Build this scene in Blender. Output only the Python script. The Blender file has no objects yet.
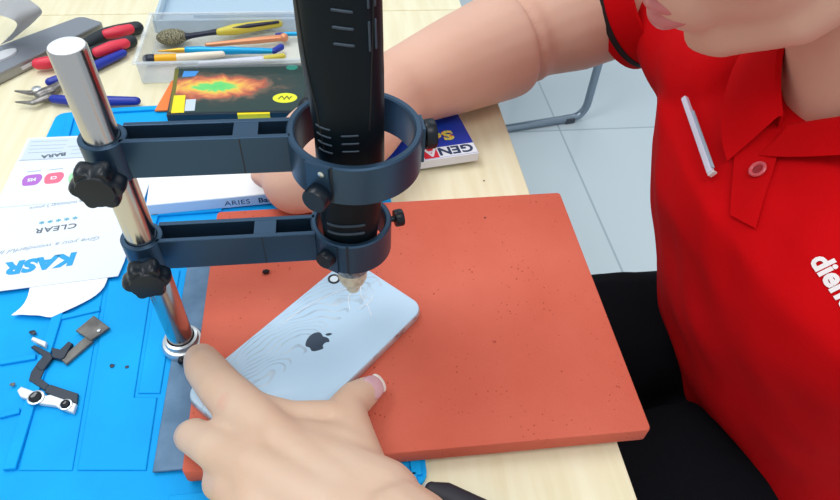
import bpy, bmesh, math, random
from mathutils import Vector as V, Matrix, noise
from mathutils.bvhtree import BVHTree
random.seed(4)
S = bpy.context.scene
COL = S.collection
PI = math.pi
R = math.radians

# ------------------------------------------------------------------ camera
FPX = 636.39
CAM = V((-0.03805, -0.25594, 0.35086))
PITCH, YAW, ROLL = 0.81955, 0.16903, 0.06746
_f = V((math.sin(YAW)*math.cos(PITCH), math.cos(YAW)*math.cos(PITCH), -math.sin(PITCH)))
_r = V((math.cos(YAW), -math.sin(YAW), 0))
_u = _r.cross(_f)
_r2 = _r*math.cos(ROLL) + _u*math.sin(ROLL)
_u2 = -_r*math.sin(ROLL) + _u*math.cos(ROLL)
cd = bpy.data.cameras.new('camera'); cam = bpy.data.objects.new('camera', cd); COL.objects.link(cam)
cam.matrix_world = Matrix(((_r2.x, _u2.x, -_f.x, CAM.x), (_r2.y, _u2.y, -_f.y, CAM.y), (_r2.z, _u2.z, -_f.z, CAM.z), (0, 0, 0, 1)))
cd.sensor_width = 36; cd.lens = FPX*36/840; cd.clip_start = 0.01
S.camera = cam

def ray(px, py):
    return _r2*((px-420)/FPX) + _u2*((250-py)/FPX) + _f
def at(px, py, z=0.0):          # the point of the photo's view that lies at height z
    d = ray(px, py); return CAM + d*((z-CAM.z)/d.z)
def dep(px, py, D):
    return CAM + ray(px, py)*D

# ------------------------------------------------------------------ materials
def lin(c):
    return tuple(((x/255)/12.92 if x/255 <= 0.04045 else ((x/255+0.055)/1.055)**2.4) for x in c) + (1,)
MATS = {}
def mat(name, rgb, rough=0.5, metal=0.0, rgb2=None, nscale=40, bump=0.0, bscale=200, spec=0.5, stretch=None, coat=0.0, sss=0.0, lo=0.35, hi=0.65, trans=0.0, alpha=1.0):
    m = bpy.data.materials.new(name); m.use_nodes = True
    nt = m.node_tree; b = nt.nodes['Principled BSDF']
    b.inputs['Base Color'].default_value = lin(rgb)
    b.inputs['Roughness'].default_value = rough; b.inputs['Metallic'].default_value = metal
    b.inputs['Specular IOR Level'].default_value = spec
    b.inputs['Coat Weight'].default_value = coat
    b.inputs['Transmission Weight'].default_value = trans
    b.inputs['Alpha'].default_value = alpha
    if sss:
        b.inputs['Subsurface Weight'].default_value = sss
        b.inputs['Subsurface Radius'].default_value = (0.006, 0.002, 0.001)
        b.inputs['Subsurface Scale'].default_value = 0.5
    tc = nt.nodes.new('ShaderNodeTexCoord'); mp = nt.nodes.new('ShaderNodeMapping')
    nt.links.new(tc.outputs['Object'], mp.inputs['Vector'])
    if stretch: mp.inputs['Scale'].default_value = stretch
    if rgb2 is not None:
        n = nt.nodes.new('ShaderNodeTexNoise'); n.inputs['Scale'].default_value = nscale; n.inputs['Detail'].default_value = 5
        r = nt.nodes.new('ShaderNodeValToRGB')
        r.color_ramp.elements[0].position = lo; r.color_ramp.elements[1].position = hi
        r.color_ramp.elements[0].color = lin(rgb); r.color_ramp.elements[1].color = lin(rgb2)
        nt.links.new(mp.outputs[0], n.inputs['Vector']); nt.links.new(n.outputs['Fac'], r.inputs['Fac'])
        nt.links.new(r.outputs['Color'], b.inputs['Base Color'])
    if bump:
        n2 = nt.nodes.new('ShaderNodeTexNoise'); n2.inputs['Scale'].default_value = bscale; n2.inputs['Detail'].default_value = 3
        bp = nt.nodes.new('ShaderNodeBump'); bp.inputs['Strength'].default_value = bump; bp.inputs['Distance'].default_value = 0.001
        nt.links.new(mp.outputs[0], n2.inputs['Vector']); nt.links.new(n2.outputs['Fac'], bp.inputs['Height'])
        nt.links.new(bp.outputs['Normal'], b.inputs['Normal'])
    MATS[name] = m
    return m

M = MATS
mat('wood', (236, 229, 198), 0.45, rgb2=(228, 218, 182), nscale=9, stretch=(14, 1.2, 1), bump=0.02)
mat('wood_edge', (206, 180, 128), 0.5, rgb2=(190, 160, 110), nscale=30)
mat('steel_grey', (120, 130, 138), 0.4, 0.6)
mat('mat_blue', (0, 166, 238), 0.65, rgb2=(0, 157, 232), nscale=25, bump=0.03, bscale=400, spec=0.22)
mat('mat_groove', (0, 108, 190), 0.6)
mat('plate_grey', (70, 104, 134), 0.5, 0.25, rgb2=(92, 124, 154), nscale=60, bump=0.05)
mat('chrome', (196, 193, 190), 0.2, 1.0, bump=0.03, bscale=500, stretch=(1, 1, 0.05))
mat('pole_end', (238, 240, 243), 0.4, 0.2)
mat('anodised', (50, 76, 100), 0.38, 0.6, bump=0.04, bscale=900, spec=0.5)
mat('anodised_dark', (22, 30, 40), 0.5)
mat('knob_black', (12, 22, 32), 0.34, spec=0.35)
mat('silver', (205, 210, 212), 0.3, 0.8)
mat('drill_black', (5, 18, 25), 0.45, spec=0.18)
mat('drill_ridge', (44, 60, 74), 0.4)
mat('drill_seam', (6, 9, 12), 0.6)
mat('nose_beige', (228, 218, 190), 0.6, rgb2=(184, 170, 140), nscale=220, bump=0.2, lo=0.5, hi=0.75)
mat('nose_band', (70, 76, 80), 0.35, 0.6, rgb2=(170, 176, 176), nscale=300)
mat('phone_side', (196, 198, 202), 0.3, 0.5, rgb2=(150, 120, 112), nscale=120, lo=0.5, hi=0.7)
mat('phone_ring', (28, 34, 42), 0.3)
mat('lens_white', (226, 236, 244), 0.2)
mat('logo', (52, 66, 84), 0.25, 0.3)
mat('skin_hand', (214, 184, 160), 0.55, rgb2=(206, 168, 142), nscale=22, bump=0.10, bscale=260, sss=0.10, lo=0.3, hi=0.75)
mat('skin_pink', (222, 150, 132), 0.5)
mat('skin', (224, 179, 157), 0.55, rgb2=(216, 167, 144), nscale=14, bump=0.08, bscale=300, sss=0.08, lo=0.3, hi=0.75)
mat('nail', (210, 172, 178), 0.25, rgb2=(196, 150, 158), nscale=60)
mat('nail_white', (228, 222, 212), 0.3)
mat('lips', (206, 122, 120), 0.4)
mat('hair', (18, 15, 14), 0.5, bump=0.3, bscale=300, stretch=(1, 8, 1))
mat('shirt', (206, 0, 10), 0.9, rgb2=(196, 0, 8), nscale=12, bump=0.15, bscale=1500, spec=0.15)
mat('shirt_black', (24, 12, 16), 0.8)
mat('button', (206, 84, 92), 0.3)
mat('button_core', (150, 10, 24), 0.3)
mat('white_print', (240, 232, 232), 0.6)
mat('trousers', (14, 15, 20), 0.95, bump=0.1, bscale=900, spec=0.1)
mat('shoe', (20, 20, 22), 0.5)
mat('eye_white', (235, 232, 228), 0.2)
mat('eye_dark', (26, 16, 12), 0.1)
mat('clear_white', (212, 214, 232), 0.15, coat=0.5)
mat('paper', (226, 232, 240), 0.6)
mat('paper_tint', (202, 216, 230), 0.6)
mat('paper_line', (176, 190, 204), 0.7)
mat('print_grey', (96, 106, 118), 0.7)
mat('print_light', (166, 182, 196), 0.7)
mat('print_blue', (30, 158, 218), 0.6)
mat('print_teal', (70, 170, 200), 0.6)
mat('icon_violet', (176, 108, 200), 0.6)
mat('icon_pink', (250, 110, 138), 0.6)
mat('icon_green', (160, 220, 170), 0.6)
mat('tissue', (244, 246, 250), 0.45)
mat('box_white', (242, 243, 246), 0.5)
mat('box_front', (204, 224, 246), 0.5)
mat('print_navy', (30, 52, 88), 0.6)
mat('box_dark', (20, 34, 36), 0.3, coat=0.3)
mat('box_edge', (32, 42, 52), 0.35)
mat('sticker_yellow', (246, 220, 20), 0.5)
mat('sticker_blue', (60, 140, 214), 0.5)
mat('sticker_pale', (196, 208, 224), 0.5)
mat('sticker_lime', (226, 232, 40), 0.5)
mat('sticker_teal', (30, 140, 120), 0.5)
mat('olive', (108, 104, 30), 0.5)
mat('orange_card', (246, 128, 56), 0.55)
mat('book_blue', (16, 70, 190), 0.35, coat=0.3, rgb2=(14, 56, 170), nscale=30)
mat('book_white', (228, 232, 240), 0.5)
mat('page', (206, 212, 222), 0.7, rgb2=(180, 188, 202), nscale=30, stretch=(1, 1, 60))
mat('red_print', (214, 30, 52), 0.5)
mat('grip_blue', (18, 44, 156), 0.4)
mat('grip_red', (222, 48, 72), 0.4)
mat('grip_black', (18, 30, 38), 0.45)
mat('tool_steel', (150, 146, 142), 0.35, 0.8, rgb2=(110, 106, 104), nscale=80)
mat('slab_grey', (140, 146, 156), 0.3, 0.3)
mat('slab_side', (150, 150, 150), 0.3, 0.6)
mat('slab_bezel', (206, 208, 212), 0.35)
mat('bristle', (150, 144, 112), 0.8, rgb2=(64, 62, 56), nscale=500, lo=0.45, hi=0.55, stretch=(3, 1, 1))
mat('brush_navy', (22, 30, 54), 0.35)
mat('brush_lime', (206, 190, 66), 0.4)
mat('tool_blue', (0, 158, 214), 0.3, 0.2)
mat('tool_gold', (214, 168, 62), 0.3, 0.6)
mat('tool_copper', (222, 148, 108), 0.35, 0.4)
mat('tool_amber', (244, 176, 10), 0.35)
mat('tool_pearl', (238, 226, 206), 0.3)
mat('bracket_white', (222, 226, 226), 0.35, 0.2)
mat('bracket_grey', (118, 116, 112), 0.5, 0.4, rgb2=(88, 86, 84), nscale=120)
mat('flex_black', (24, 40, 58), 0.45)
mat('lens_black', (10, 14, 20), 0.1)
mat('chip', (16, 18, 22), 0.5)
mat('tube', (132, 146, 160), 0.3, 0.7)
mat('foot_dark', (62, 68, 78), 0.6)
mat('seat_grey', (70, 80, 96), 0.8)
mat('strap', (34, 34, 44), 0.6)
mat('bead', (226, 232, 238), 0.15, coat=0.6)
mat('wall_paint', (226, 232, 236), 0.8)

# orange rubber block: fine grain and dark specks
m = mat('rubber', (208, 106, 86), 0.85, rgb2=(197, 92, 72), nscale=9, bump=0.4, bscale=900, spec=0.25)
nt = m.node_tree; b = nt.nodes['Principled BSDF']
base = b.inputs['Base Color'].links[0].from_socket
tc = nt.nodes.new('ShaderNodeTexCoord')
vo = nt.nodes.new('ShaderNodeTexVoronoi'); vo.inputs['Scale'].default_value = 260
nt.links.new(tc.outputs['Object'], vo.inputs['Vector'])
n3 = nt.nodes.new('ShaderNodeTexNoise'); n3.inputs['Scale'].default_value = 60
nt.links.new(tc.outputs['Object'], n3.inputs['Vector'])
ma = nt.nodes.new('ShaderNodeMath'); ma.operation = 'MULTIPLY_ADD'; ma.inputs[1].default_value = -0.42; ma.inputs[2].default_value = 0.30
nt.links.new(n3.outputs['Fac'], ma.inputs[0])
lt = nt.nodes.new('ShaderNodeMath'); lt.operation = 'LESS_THAN'
nt.links.new(vo.outputs['Distance'], lt.inputs[0]); nt.links.new(ma.outputs[0], lt.inputs[1])
mx = nt.nodes.new('ShaderNodeMix'); mx.data_type = 'RGBA'
nt.links.new(lt.outputs[0], mx.inputs['Factor']); nt.links.new(base, mx.inputs[6]); mx.inputs[7].default_value = lin((164, 68, 50))
nt.links.new(mx.outputs[2], b.inputs['Base Color'])

# cracked phone glass: nested wavy crack lines fanning out from the camera end
m = mat('phone_glass', (184, 212, 234), 0.34, coat=0.15, spec=0.35)
nt = m.node_tree; b = nt.nodes['Principled BSDF']
tc = nt.nodes.new('ShaderNodeTexCoord')
def N(t, **k):
    n = nt.nodes.new(t)
    for a, v in k.items(): setattr(n, a, v)
    return n
def math_(op, a, b_=None, c=None):
    n = N('ShaderNodeMath', operation=op)
    for i, x in enumerate((a, b_, c)):
        if x is None: continue
        if isinstance(x, (int, float)): n.inputs[i].default_value = x
        else: nt.links.new(x, n.inputs[i])
    return n.outputs[0]
# shells round the low end, stretched along the phone, broken up by slow noise
mp = N('ShaderNodeMapping'); mp.inputs['Scale'].default_value = (1.0, 0.36, 1); mp.inputs['Location'].default_value = (0.002, 0.014, 0)
nt.links.new(tc.outputs['Object'], mp.inputs['Vector'])
nz = N('ShaderNodeTexNoise'); nz.inputs['Scale'].default_value = 42; nz.inputs['Detail'].default_value = 1.2
nt.links.new(tc.outputs['Object'], nz.inputs['Vector'])
ln = N('ShaderNodeVectorMath', operation='LENGTH'); nt.links.new(mp.outputs[0], ln.inputs[0])
rr = math_('MULTIPLY_ADD', nz.outputs['Fac'], 0.016, ln.outputs['Value'])
fr = math_('FRACT', math_('MULTIPLY', rr, 430))
line = math_('LESS_THAN', math_('ABSOLUTE', math_('SUBTRACT', fr, 0.5)), 0.12)
sep = N('ShaderNodeSeparateXYZ'); nt.links.new(tc.outputs['Object'], sep.inputs[0])
side = math_('LESS_THAN', math_('MULTIPLY_ADD', nz.outputs['Fac'], 0.02, sep.outputs['X']), 0.010)
far = math_('GREATER_THAN', rr, 0.011)
mask = math_('MULTIPLY', math_('MULTIPLY', line, side), far)
vo = N('ShaderNodeTexVoronoi', feature='DISTANCE_TO_EDGE'); vo.inputs['Scale'].default_value = 60
nt.links.new(tc.outputs['Object'], vo.inputs['Vector'])
fine = math_('MULTIPLY', math_('LESS_THAN', vo.outputs['Distance'], 0.02), math_('MULTIPLY', math_('GREATER_THAN', sep.outputs['Y'], 0.040), math_('LESS_THAN', sep.outputs['X'], 0.004)))
mask = math_('MAXIMUM', mask, fine)
nz2 = N('ShaderNodeTexNoise'); nz2.inputs['Scale'].default_value = 90
nt.links.new(tc.outputs['Object'], nz2.inputs['Vector'])
tone = N('ShaderNodeMix', data_type='RGBA'); nt.links.new(nz2.outputs['Fac'], tone.inputs['Factor'])
tone.inputs[6].default_value = lin((104, 140, 168)); tone.inputs[7].default_value = lin((226, 240, 250))
mx = N('ShaderNodeMix', data_type='RGBA')
nt.links.new(math_('MULTIPLY', mask, 0.9), mx.inputs['Factor']); mx.inputs[6].default_value = lin((184, 212, 234)); nt.links.new(tone.outputs[2], mx.inputs[7])
nt.links.new(mx.outputs[2], b.inputs['Base Color'])

# swirl of flame colours for the printed lid
m = mat('flame_print', (20, 34, 36), 0.25, coat=0.3)
nt = m.node_tree; b = nt.nodes['Principled BSDF']
tc = N('ShaderNodeTexCoord')
mp = N('ShaderNodeMapping'); mp.inputs['Location'].default_value = (0.027*10, -0.06, 0); mp.inputs['Scale'].default_value = (10, 27, 1)
nt.links.new(tc.outputs['Object'], mp.inputs['Vector'])
nz = N('ShaderNodeTexNoise'); nz.inputs['Scale'].default_value = 55; nz.inputs['Detail'].default_value = 6; nz.inputs['Distortion'].default_value = 1.4
nt.links.new(tc.outputs['Object'], nz.inputs['Vector'])
ln = N('ShaderNodeVectorMath', operation='LENGTH'); nt.links.new(mp.outputs[0], ln.inputs[0])
rr = math_('MULTIPLY_ADD', math_('SUBTRACT', nz.outputs['Fac'], 0.5), 0.5, ln.outputs['Value'])
rp = N('ShaderNodeValToRGB'); cr = rp.color_ramp
cr.elements[0].position = 0.0; cr.elements[0].color = lin((90, 205, 110))
cr.elements[1].position = 0.16; cr.elements[1].color = lin((110, 210, 110))
for p, c in ((0.22, (232, 196, 70)), (0.34, (222, 136, 78)), (0.46, (176, 84, 58)), (0.56, (104, 84, 66)), (0.68, (40, 52, 44)), (0.85, (14, 48, 44))):
    e = cr.elements.new(p); e.color = lin(c)
nt.links.new(rr, rp.inputs['Fac']); nt.links.new(rp.outputs['Color'], b.inputs['Base Color'])

# rainbow letters
m = mat('rainbow', (240, 200, 60), 0.4)
nt = m.node_tree; b = nt.nodes['Principled BSDF']
tc = N('ShaderNodeTexCoord'); nz = N('ShaderNodeTexNoise'); nz.inputs['Scale'].default_value = 330
nt.links.new(tc.outputs['Object'], nz.inputs['Vector'])
rp = N('ShaderNodeValToRGB'); cr = rp.color_ramp
cr.elements[0].position = 0.3; cr.elements[0].color = lin((60, 170, 90)); cr.elements[1].position = 0.68; cr.elements[1].color = lin((226, 60, 50))
e = cr.elements.new(0.5); e.color = lin((244, 220, 90))
nt.links.new(nz.outputs['Fac'], rp.inputs['Fac']); nt.links.new(rp.outputs['Color'], b.inputs['Base Color'])

# cloudy translucent plastic
def plastic(name, rgb, fac):
    m = bpy.data.materials.new(name); m.use_nodes = True; nt = m.node_tree
    b = nt.nodes['Principled BSDF']; b.inputs['Base Color'].default_value = lin(rgb); b.inputs['Roughness'].default_value = 0.2
    t = nt.nodes.new('ShaderNodeBsdfTransparent'); mx = nt.nodes.new('ShaderNodeMixShader'); mx.inputs[0].default_value = fac
    out = nt.nodes['Material Output']
    nt.links.new(t.outputs[0], mx.inputs[1]); nt.links.new(b.outputs[0], mx.inputs[2]); nt.links.new(mx.outputs[0], out.inputs['Surface'])
    MATS[name] = m
plastic('clear_tray', (226, 234, 240), 0.3)
plastic('clear_lid', (196, 222, 242), 0.62)
plastic('clear_film', (240, 246, 250), 0.5)

# floor tiles
m = mat('tile', (204, 216, 222), 0.22, coat=0.2)
nt = m.node_tree; b = nt.nodes['Principled BSDF']
tc = N('ShaderNodeTexCoord'); mp = N('ShaderNodeMapping')
mp.vector_type = 'POINT'
nt.links.new(tc.outputs['Object'], mp.inputs['Vector'])
br = N('ShaderNodeTexBrick'); br.offset = 0.0; br.squash = 1.0
br.inputs['Scale'].default_value = 1.0; br.inputs['Brick Width'].default_value = 0.6; br.inputs['Row Height'].default_value = 0.6
br.inputs['Mortar Size'].default_value = 0.003; br.inputs['Mortar Smooth'].default_value = 0.2
br.inputs['Color1'].default_value = lin((206, 218, 224)); br.inputs['Color2'].default_value = lin((202, 214, 221)); br.inputs['Mortar'].default_value = lin((168, 184, 192))
nt.links.new(mp.outputs[0], br.inputs['Vector']); nt.links.new(br.outputs['Color'], b.inputs['Base Color'])

# ------------------------------------------------------------------ object helpers
RM = {}
def thing(name, label, cat, loc=(0, 0, 0), rotz=0.0, group=None):
    o = bpy.data.objects.new(name, None); COL.objects.link(o)
    o.location = loc; o.rotation_euler = (0, 0, rotz); o.empty_display_size = 0.02
    o['label'] = label; o['category'] = cat
    if group: o['group'] = group
    RM[o.name] = Matrix.Translation(V(loc)) @ Matrix.Rotation(rotz, 4, 'Z')
    return o
def obj(name, bm, material, parent=None, smooth=None, local=False, label=None):
    """link a bmesh given in world coordinates (or in the thing's own when local) as ONE mesh object"""
    if parent is not None and not local: bm.transform(RM[parent.name].inverted())
    bmesh.ops.recalc_face_normals(bm, faces=bm.faces) if smooth != 'raw' else None
    me = bpy.data.meshes.new(name); bm.to_mesh(me); bm.free()
    me.materials.append(M[material])
    o = bpy.data.objects.new(name, me); COL.objects.link(o)
    if smooth == 'raw' or smooth is True:
        me.polygons.foreach_set('use_smooth', [True]*len(me.polygons))
    elif smooth:
        me.polygons.foreach_set('use_smooth', [True]*len(me.polygons)); me.set_sharp_from_angle(angle=R(smooth))
    if parent is not None:
        o.parent = parent; RM[o.name] = RM[parent.name]
    if label: o['label'] = label
    return o
def single(name, bm, material, label, cat, group=None, smooth=None):
    """a thing that is one mesh: origin at its base centre"""
    lo = V((min(v.co.x for v in bm.verts), min(v.co.y for v in bm.verts), min(v.co.z for v in bm.verts)))
    hi = V((max(v.co.x for v in bm.verts), max(v.co.y for v in bm.verts), max(v.co.z for v in bm.verts)))
    c = V(((lo.x+hi.x)/2, (lo.y+hi.y)/2, lo.z))
    bm.transform(Matrix.Translation(-c))
    o = obj(name, bm, material, smooth=smooth); o.location = c
    o['label'] = label; o['category'] = cat
    if group: o['group'] = group
    return o
def struct(name, bm, material):
    o = obj(name, bm, material); o['kind'] = 'structure'; return o

# ------------------------------------------------------------------ shape helpers
def B(): return bmesh.new()
def box(bm, lo, hi, bev=0.0, seg=2, M4=None):
    b = B(); bmesh.ops.create_cube(b, size=1)
    for v in b.verts:
        v.co = V((lo[i] + (v.co[i]+0.5)*(hi[i]-lo[i]) for i in range(3)))
    if bev: bmesh.ops.bevel(b, geom=b.edges[:], offset=bev, segments=seg, profile=0.5, affect='EDGES')
    return merge(bm, b, M4)
def merge(bm, b, M4=None):
    if M4 is not None: b.transform(M4)
    t = bpy.data.meshes.new('t'); b.to_mesh(t); b.free(); bm.from_mesh(t); bpy.data.meshes.remove(t)
    return bm
def prism(bm, poly, z0, z1, bev=0.0, seg=2, M4=None, side=0.0):
    """poly: list of 2D/3D points, extruded from z0 to z1; side = rounding of the upright corners"""
    b = B()
    vs = [b.verts.new((p[0], p[1], z0)) for p in poly]
    f = b.faces.new(vs)
    if f.normal.z > 0 or True: b.normal_update()
    r = bmesh.ops.extrude_face_region(b, geom=[f])
    for v in [g for g in r['geom'] if isinstance(g, bmesh.types.BMVert)]: v.co.z = z1
    bmesh.ops.recalc_face_normals(b, faces=b.faces)
    if side:
        es = [e for e in b.edges if abs(e.verts[0].co.z-e.verts[1].co.z) > abs(z1-z0)*0.5]
        bmesh.ops.bevel(b, geom=es, offset=side, segments=5, profile=0.5, affect='EDGES')
    if bev:
        es = [e for e in b.edges if abs(e.verts[0].co.z-e.verts[1].co.z) < 1e-6]
        bmesh.ops.bevel(b, geom=es, offset=bev, segments=seg, profile=0.5, affect='EDGES')
    return merge(bm, b, M4)
def loft(bm, rings, cap=True, close=False):
    vs = [[bm.verts.new(p) for p in r] for r in rings]
    n = len(vs[0])
    rng = range(len(vs)) if close else range(len(vs)-1)
    for i in rng:
        a, c = vs[i], vs[(i+1) % len(vs)]
        for j in range(n):
            bm.faces.new((a[j], a[(j+1) % n], c[(j+1) % n], c[j]))
    if cap and not close:
        bm.faces.new(vs[0][::-1]); bm.faces.new(vs[-1])
    return bm
def lathe(bm, prof, n=32, M4=None):
    b = B(); rings = []
    for r, z in prof: rings.append([(max(r, 1e-5)*math.cos(2*PI*i/n), max(r, 1e-5)*math.sin(2*PI*i/n), z) for i in range(n)])
    loop = prof[0] == prof[-1]
    loft(b, rings[:-1] if loop else rings, True, loop); bmesh.ops.recalc_face_normals(b, faces=b.faces)
    return merge(bm, b, M4)
def frames(pts):
    pts = [V(p) for p in pts]; T = []
    for i in range(len(pts)):
        a = pts[max(i-1, 0)]; c = pts[min(i+1, len(pts)-1)]; T.append((c-a).normalized())
    up = V((0, 0, 1)) if abs(T[0].z) < 0.9 else V((1, 0, 0))
    n = (up - T[0]*up.dot(T[0])).normalized(); out = []
    for i, t in enumerate(T):
        n = (n - t*n.dot(t)).normalized(); out.append((pts[i], t, n, t.cross(n)))
    return out
def tube(bm, pts, rad, n=12, round_=True, flat=1.0):
    """tapered tube through pts; flat squashes it along its first normal"""
    if isinstance(rad, (int, float)): rad = [rad]*len(pts)
    fr = frames(pts); rings = []
    def ring(c, nn, bb, r): return [c + nn*(r*flat*math.cos(2*PI*i/n)) + bb*(r*math.sin(2*PI*i/n)) for i in range(n)]
    p, t, nn, bb = fr[0]
    if round_:
        for a in (75, 50, 25): rings.append(ring(p - t*rad[0]*math.sin(R(a)), nn, bb, rad[0]*math.cos(R(a))))
    for (p, t, nn, bb), r in zip(fr, rad): rings.append(ring(p, nn, bb, r))
    p, t, nn, bb = fr[-1]
    if round_:
        for a in (25, 50, 75): rings.append(ring(p + t*rad[-1]*math.sin(R(a)), nn, bb, rad[-1]*math.cos(R(a))))
    b = B(); loft(b, rings); bmesh.ops.recalc_face_normals(b, faces=b.faces)
    return merge(bm, b)
def curve(pts, k=6):
    """Catmull-Rom through pts"""
    pts = [V(p) for p in pts]; out = []
    for i in range(len(pts)-1):
        p0 = pts[max(i-1, 0)]; p1 = pts[i]; p2 = pts[i+1]; p3 = pts[min(i+2, len(pts)-1)]
        for j in range(k):
            t = j/k
            out.append(0.5*((2*p1) + (p2-p0)*t + (2*p0-5*p1+4*p2-p3)*t*t + (3*p1-p0-3*p2+p3)*t**3))
    out.append(pts[-1]); return out
def ball(bm, c, r, M3=None, n=24):
    b = B(); bmesh.ops.create_uvsphere(b, u_segments=n, v_segments=n//2, radius=1)
    s = r if isinstance(r, (tuple, list)) else (r, r, r)
    m4 = Matrix.Translation(V(c)) @ (M3.to_4x4() if M3 is not None else Matrix.Identity(4)) @ Matrix.Diagonal((s[0], s[1], s[2], 1))
    return merge(bm, b, m4)
def fuse(bm, voxel, smooth_it, factor=0.5):
    """melt overlapping closed shapes into one continuous skin; returns a bmesh"""
    me = bpy.data.meshes.new('fuse'); bm.to_mesh(me); bm.free()
    o = bpy.data.objects.new('fuse', me); COL.objects.link(o)
    a = o.modifiers.new('r', 'REMESH'); a.mode = 'VOXEL'; a.voxel_size = voxel
    s = o.modifiers.new('s', 'SMOOTH'); s.factor = factor; s.iterations = smooth_it
    dg = bpy.context.evaluated_depsgraph_get(); dg.update()
    ev = o.evaluated_get(dg)
    out = B(); em = ev.to_mesh(); out.from_mesh(em); ev.to_mesh_clear()
    bpy.data.objects.remove(o); bpy.data.meshes.remove(me)
    return out
def zbasis(d, up=V((0, 0, 1))):
    """rotation whose z axis is d"""
    z = V(d).normalized(); x = up.cross(z)
    if x.length < 1e-4: x = V((1, 0, 0))
    x.normalize(); y = z.cross(x)
    return Matrix((x, y, z)).transposed()
def place(loc, M3): return Matrix.Translation(V(loc)) @ M3.to_4x4()
def basis(x, y, z): return Matrix((V(x), V(y), V(z))).transposed()
def textbm(s, size, M4, thick=0.0002, bold=0.0, align='LEFT', shear=0.0, space=1.0, wide=1.0, res=3):
    c = bpy.data.curves.new('t', 'FONT'); c.body = s; c.size = size; c.extrude = thick; c.offset = bold; c.align_x = align
    c.shear = shear; c.space_character = space; c.resolution_u = res
    o = bpy.data.objects.new('t', c); COL.objects.link(o)
    dg = bpy.context.evaluated_depsgraph_get(); dg.update()
    me = bpy.data.meshes.new_from_object(o.evaluated_get(dg))
    b = B(); b.from_mesh(me); bpy.data.objects.remove(o); bpy.data.curves.remove(c); bpy.data.meshes.remove(me)
    bmesh.ops.remove_doubles(b, verts=b.verts, dist=1e-6)
    b.transform(M4 @ Matrix.Diagonal((wide, 1, 1, 1)))
    return b
def strip(bm, a, b_, w, z0, z1, bev=0.0):
    a = V(a); b_ = V(b_); d = (b_-a); d.z = 0; d.normalize(); n = V((-d.y, d.x, 0))*(w/2)
    return prism(bm, [a+n, a-n, b_-n, b_+n], z0, z1, bev)
def rect_on(bm, c, xdir, w, h, z0, z1, side=0.0):
    x = V(xdir).normalized(); y = V((-x.y, x.x, 0)); c = V(c)
    return prism(bm, [c-x*w/2-y*h/2, c+x*w/2-y*h/2, c+x*w/2+y*h/2, c-x*w/2+y*h/2], z0, z1, side=side)

# ================================================================== setting
FZ = -0.75
o = struct('floor', box(B(), (-3, -2.2, -0.05), (3.2, 3.4, 0)), 'tile')
o.location = (0, 0, FZ)
o = struct('wall_back', box(B(), (-3, 3.4, FZ), (3.2, 3.5, 2.0)), 'wall_paint')
o = struct('wall_right', box(B(), (3.2, -2.2, FZ), (3.3, 3.5, 2.0)), 'wall_paint')
tmap = [n for n in M['tile'].node_tree.nodes if n.type == 'MAPPING'][0]
tmap.inputs['Rotation'].default_value = (0, 0, R(-4)); tmap.inputs['Location'].default_value = (0.0, 0.0, 0)
_p = at(593, 104, FZ); _q = Matrix.Rotation(R(-4), 3, 'Z') @ V((_p.x, _p.y, 0))
tmap.inputs['Location'].default_value = (-_q.x + 0.6*4, -_q.y + 0.6*4, 0)

# ================================================================== tables
DX = 0.1165
desk = thing('workbench', 'pale wooden workbench under the blue mat and orange block', 'table', (-0.35, 0.0, FZ))
obj('tabletop', box(B(), (-0.85, -0.46, -0.026), (DX, 0.4455, 0), 0.0015), 'wood', desk)
for x in (-0.80, 0.07):
    for y in (-0.42, 0.40):
        obj('leg', box(B(), (x-0.02, y-0.02, FZ), (x+0.02, y+0.02, -0.026), 0.003), 'steel_grey', desk)
d2 = thing('side_table', 'second pale wooden table butted against the back of the workbench', 'table', (-0.35, 0.8, FZ))
obj('tabletop', box(B(), (-0.85, 0.4465, -0.026), (DX-0.003, 1.2, 0), 0.0015), 'wood', d2)
for x in (-0.80, 0.07):
    for y in (0.50, 1.15):
        obj('leg', box(B(), (x-0.02, y-0.02, FZ), (x+0.02, y+0.02, -0.026), 0.003), 'steel_grey', d2)

# ================================================================== blue repair mat
MZ = 0.004
rm = thing('repair_mat', 'bright blue silicone repair mat with moulded ridges on the workbench', 'mat', (-0.15, 0.07, 0))
bm = prism(B(), [(-0.292, -0.1135), (0.0, -0.1135), (0.0, 0.268), (-0.288, 0.256)], 0, 0.003, 0.0006, side=0.008)
obj('mat_base', bm, 'mat_blue', rm)
def px(*ps, z=MZ): return [at(*p, z) for p in ps]
def ridge(pts, w=0.004, z1=0.0045, name='ridge'):
    bm = B()
    for a, c in zip(pts[:-1], pts[1:]): strip(bm, a, c, w, 0.003, z1, 0.0005)
    obj(name, bm, 'mat_blue', rm)
# raised panels leave grooves between them
obj('panel', prism(B(), px((109, 281), (152, 281), (134, 397), (157, 397), (146, 470), (77, 470)), 0.003, MZ, 0.0006), 'mat_blue', rm)
obj('panel', prism(B(), px((157, 278), (180, 270), (160, 393), (138, 393)), 0.003, MZ, 0.0006), 'mat_blue', rm)
obj('panel', prism(B(), px((57, 322), (103, 290), (72, 470), (18, 470)), 0.003, 0.0036, 0.0005), 'mat_blue', rm)
ridge(px((64, 296), (10, 470)), 0.0065, 0.0056)
ridge(px((0, 363), (36, 357)), 0.0035, 0.005)
ridge(px((0, 416), (20, 411)), 0.0035, 0.005)
ridge(px((56, 319), (100, 309)), 0.004, 0.005)
ridge(px((62, 150), (72, 113), (215, 105)), 0.006, 0.0052)
ridge(px((150, 232), (165, 180)), 0.006, 0.0052)
ridge([(-0.006, -0.108, 0), (-0.006, 0.262, 0)], 0.006, 0.0052)
ridge([(-0.14, -0.1085, 0), (-0.006, -0.1085, 0)], 0.005, 0.0052)
ridge(px((150, 215), (222, 210)), 0.004, 0.0052)

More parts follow.
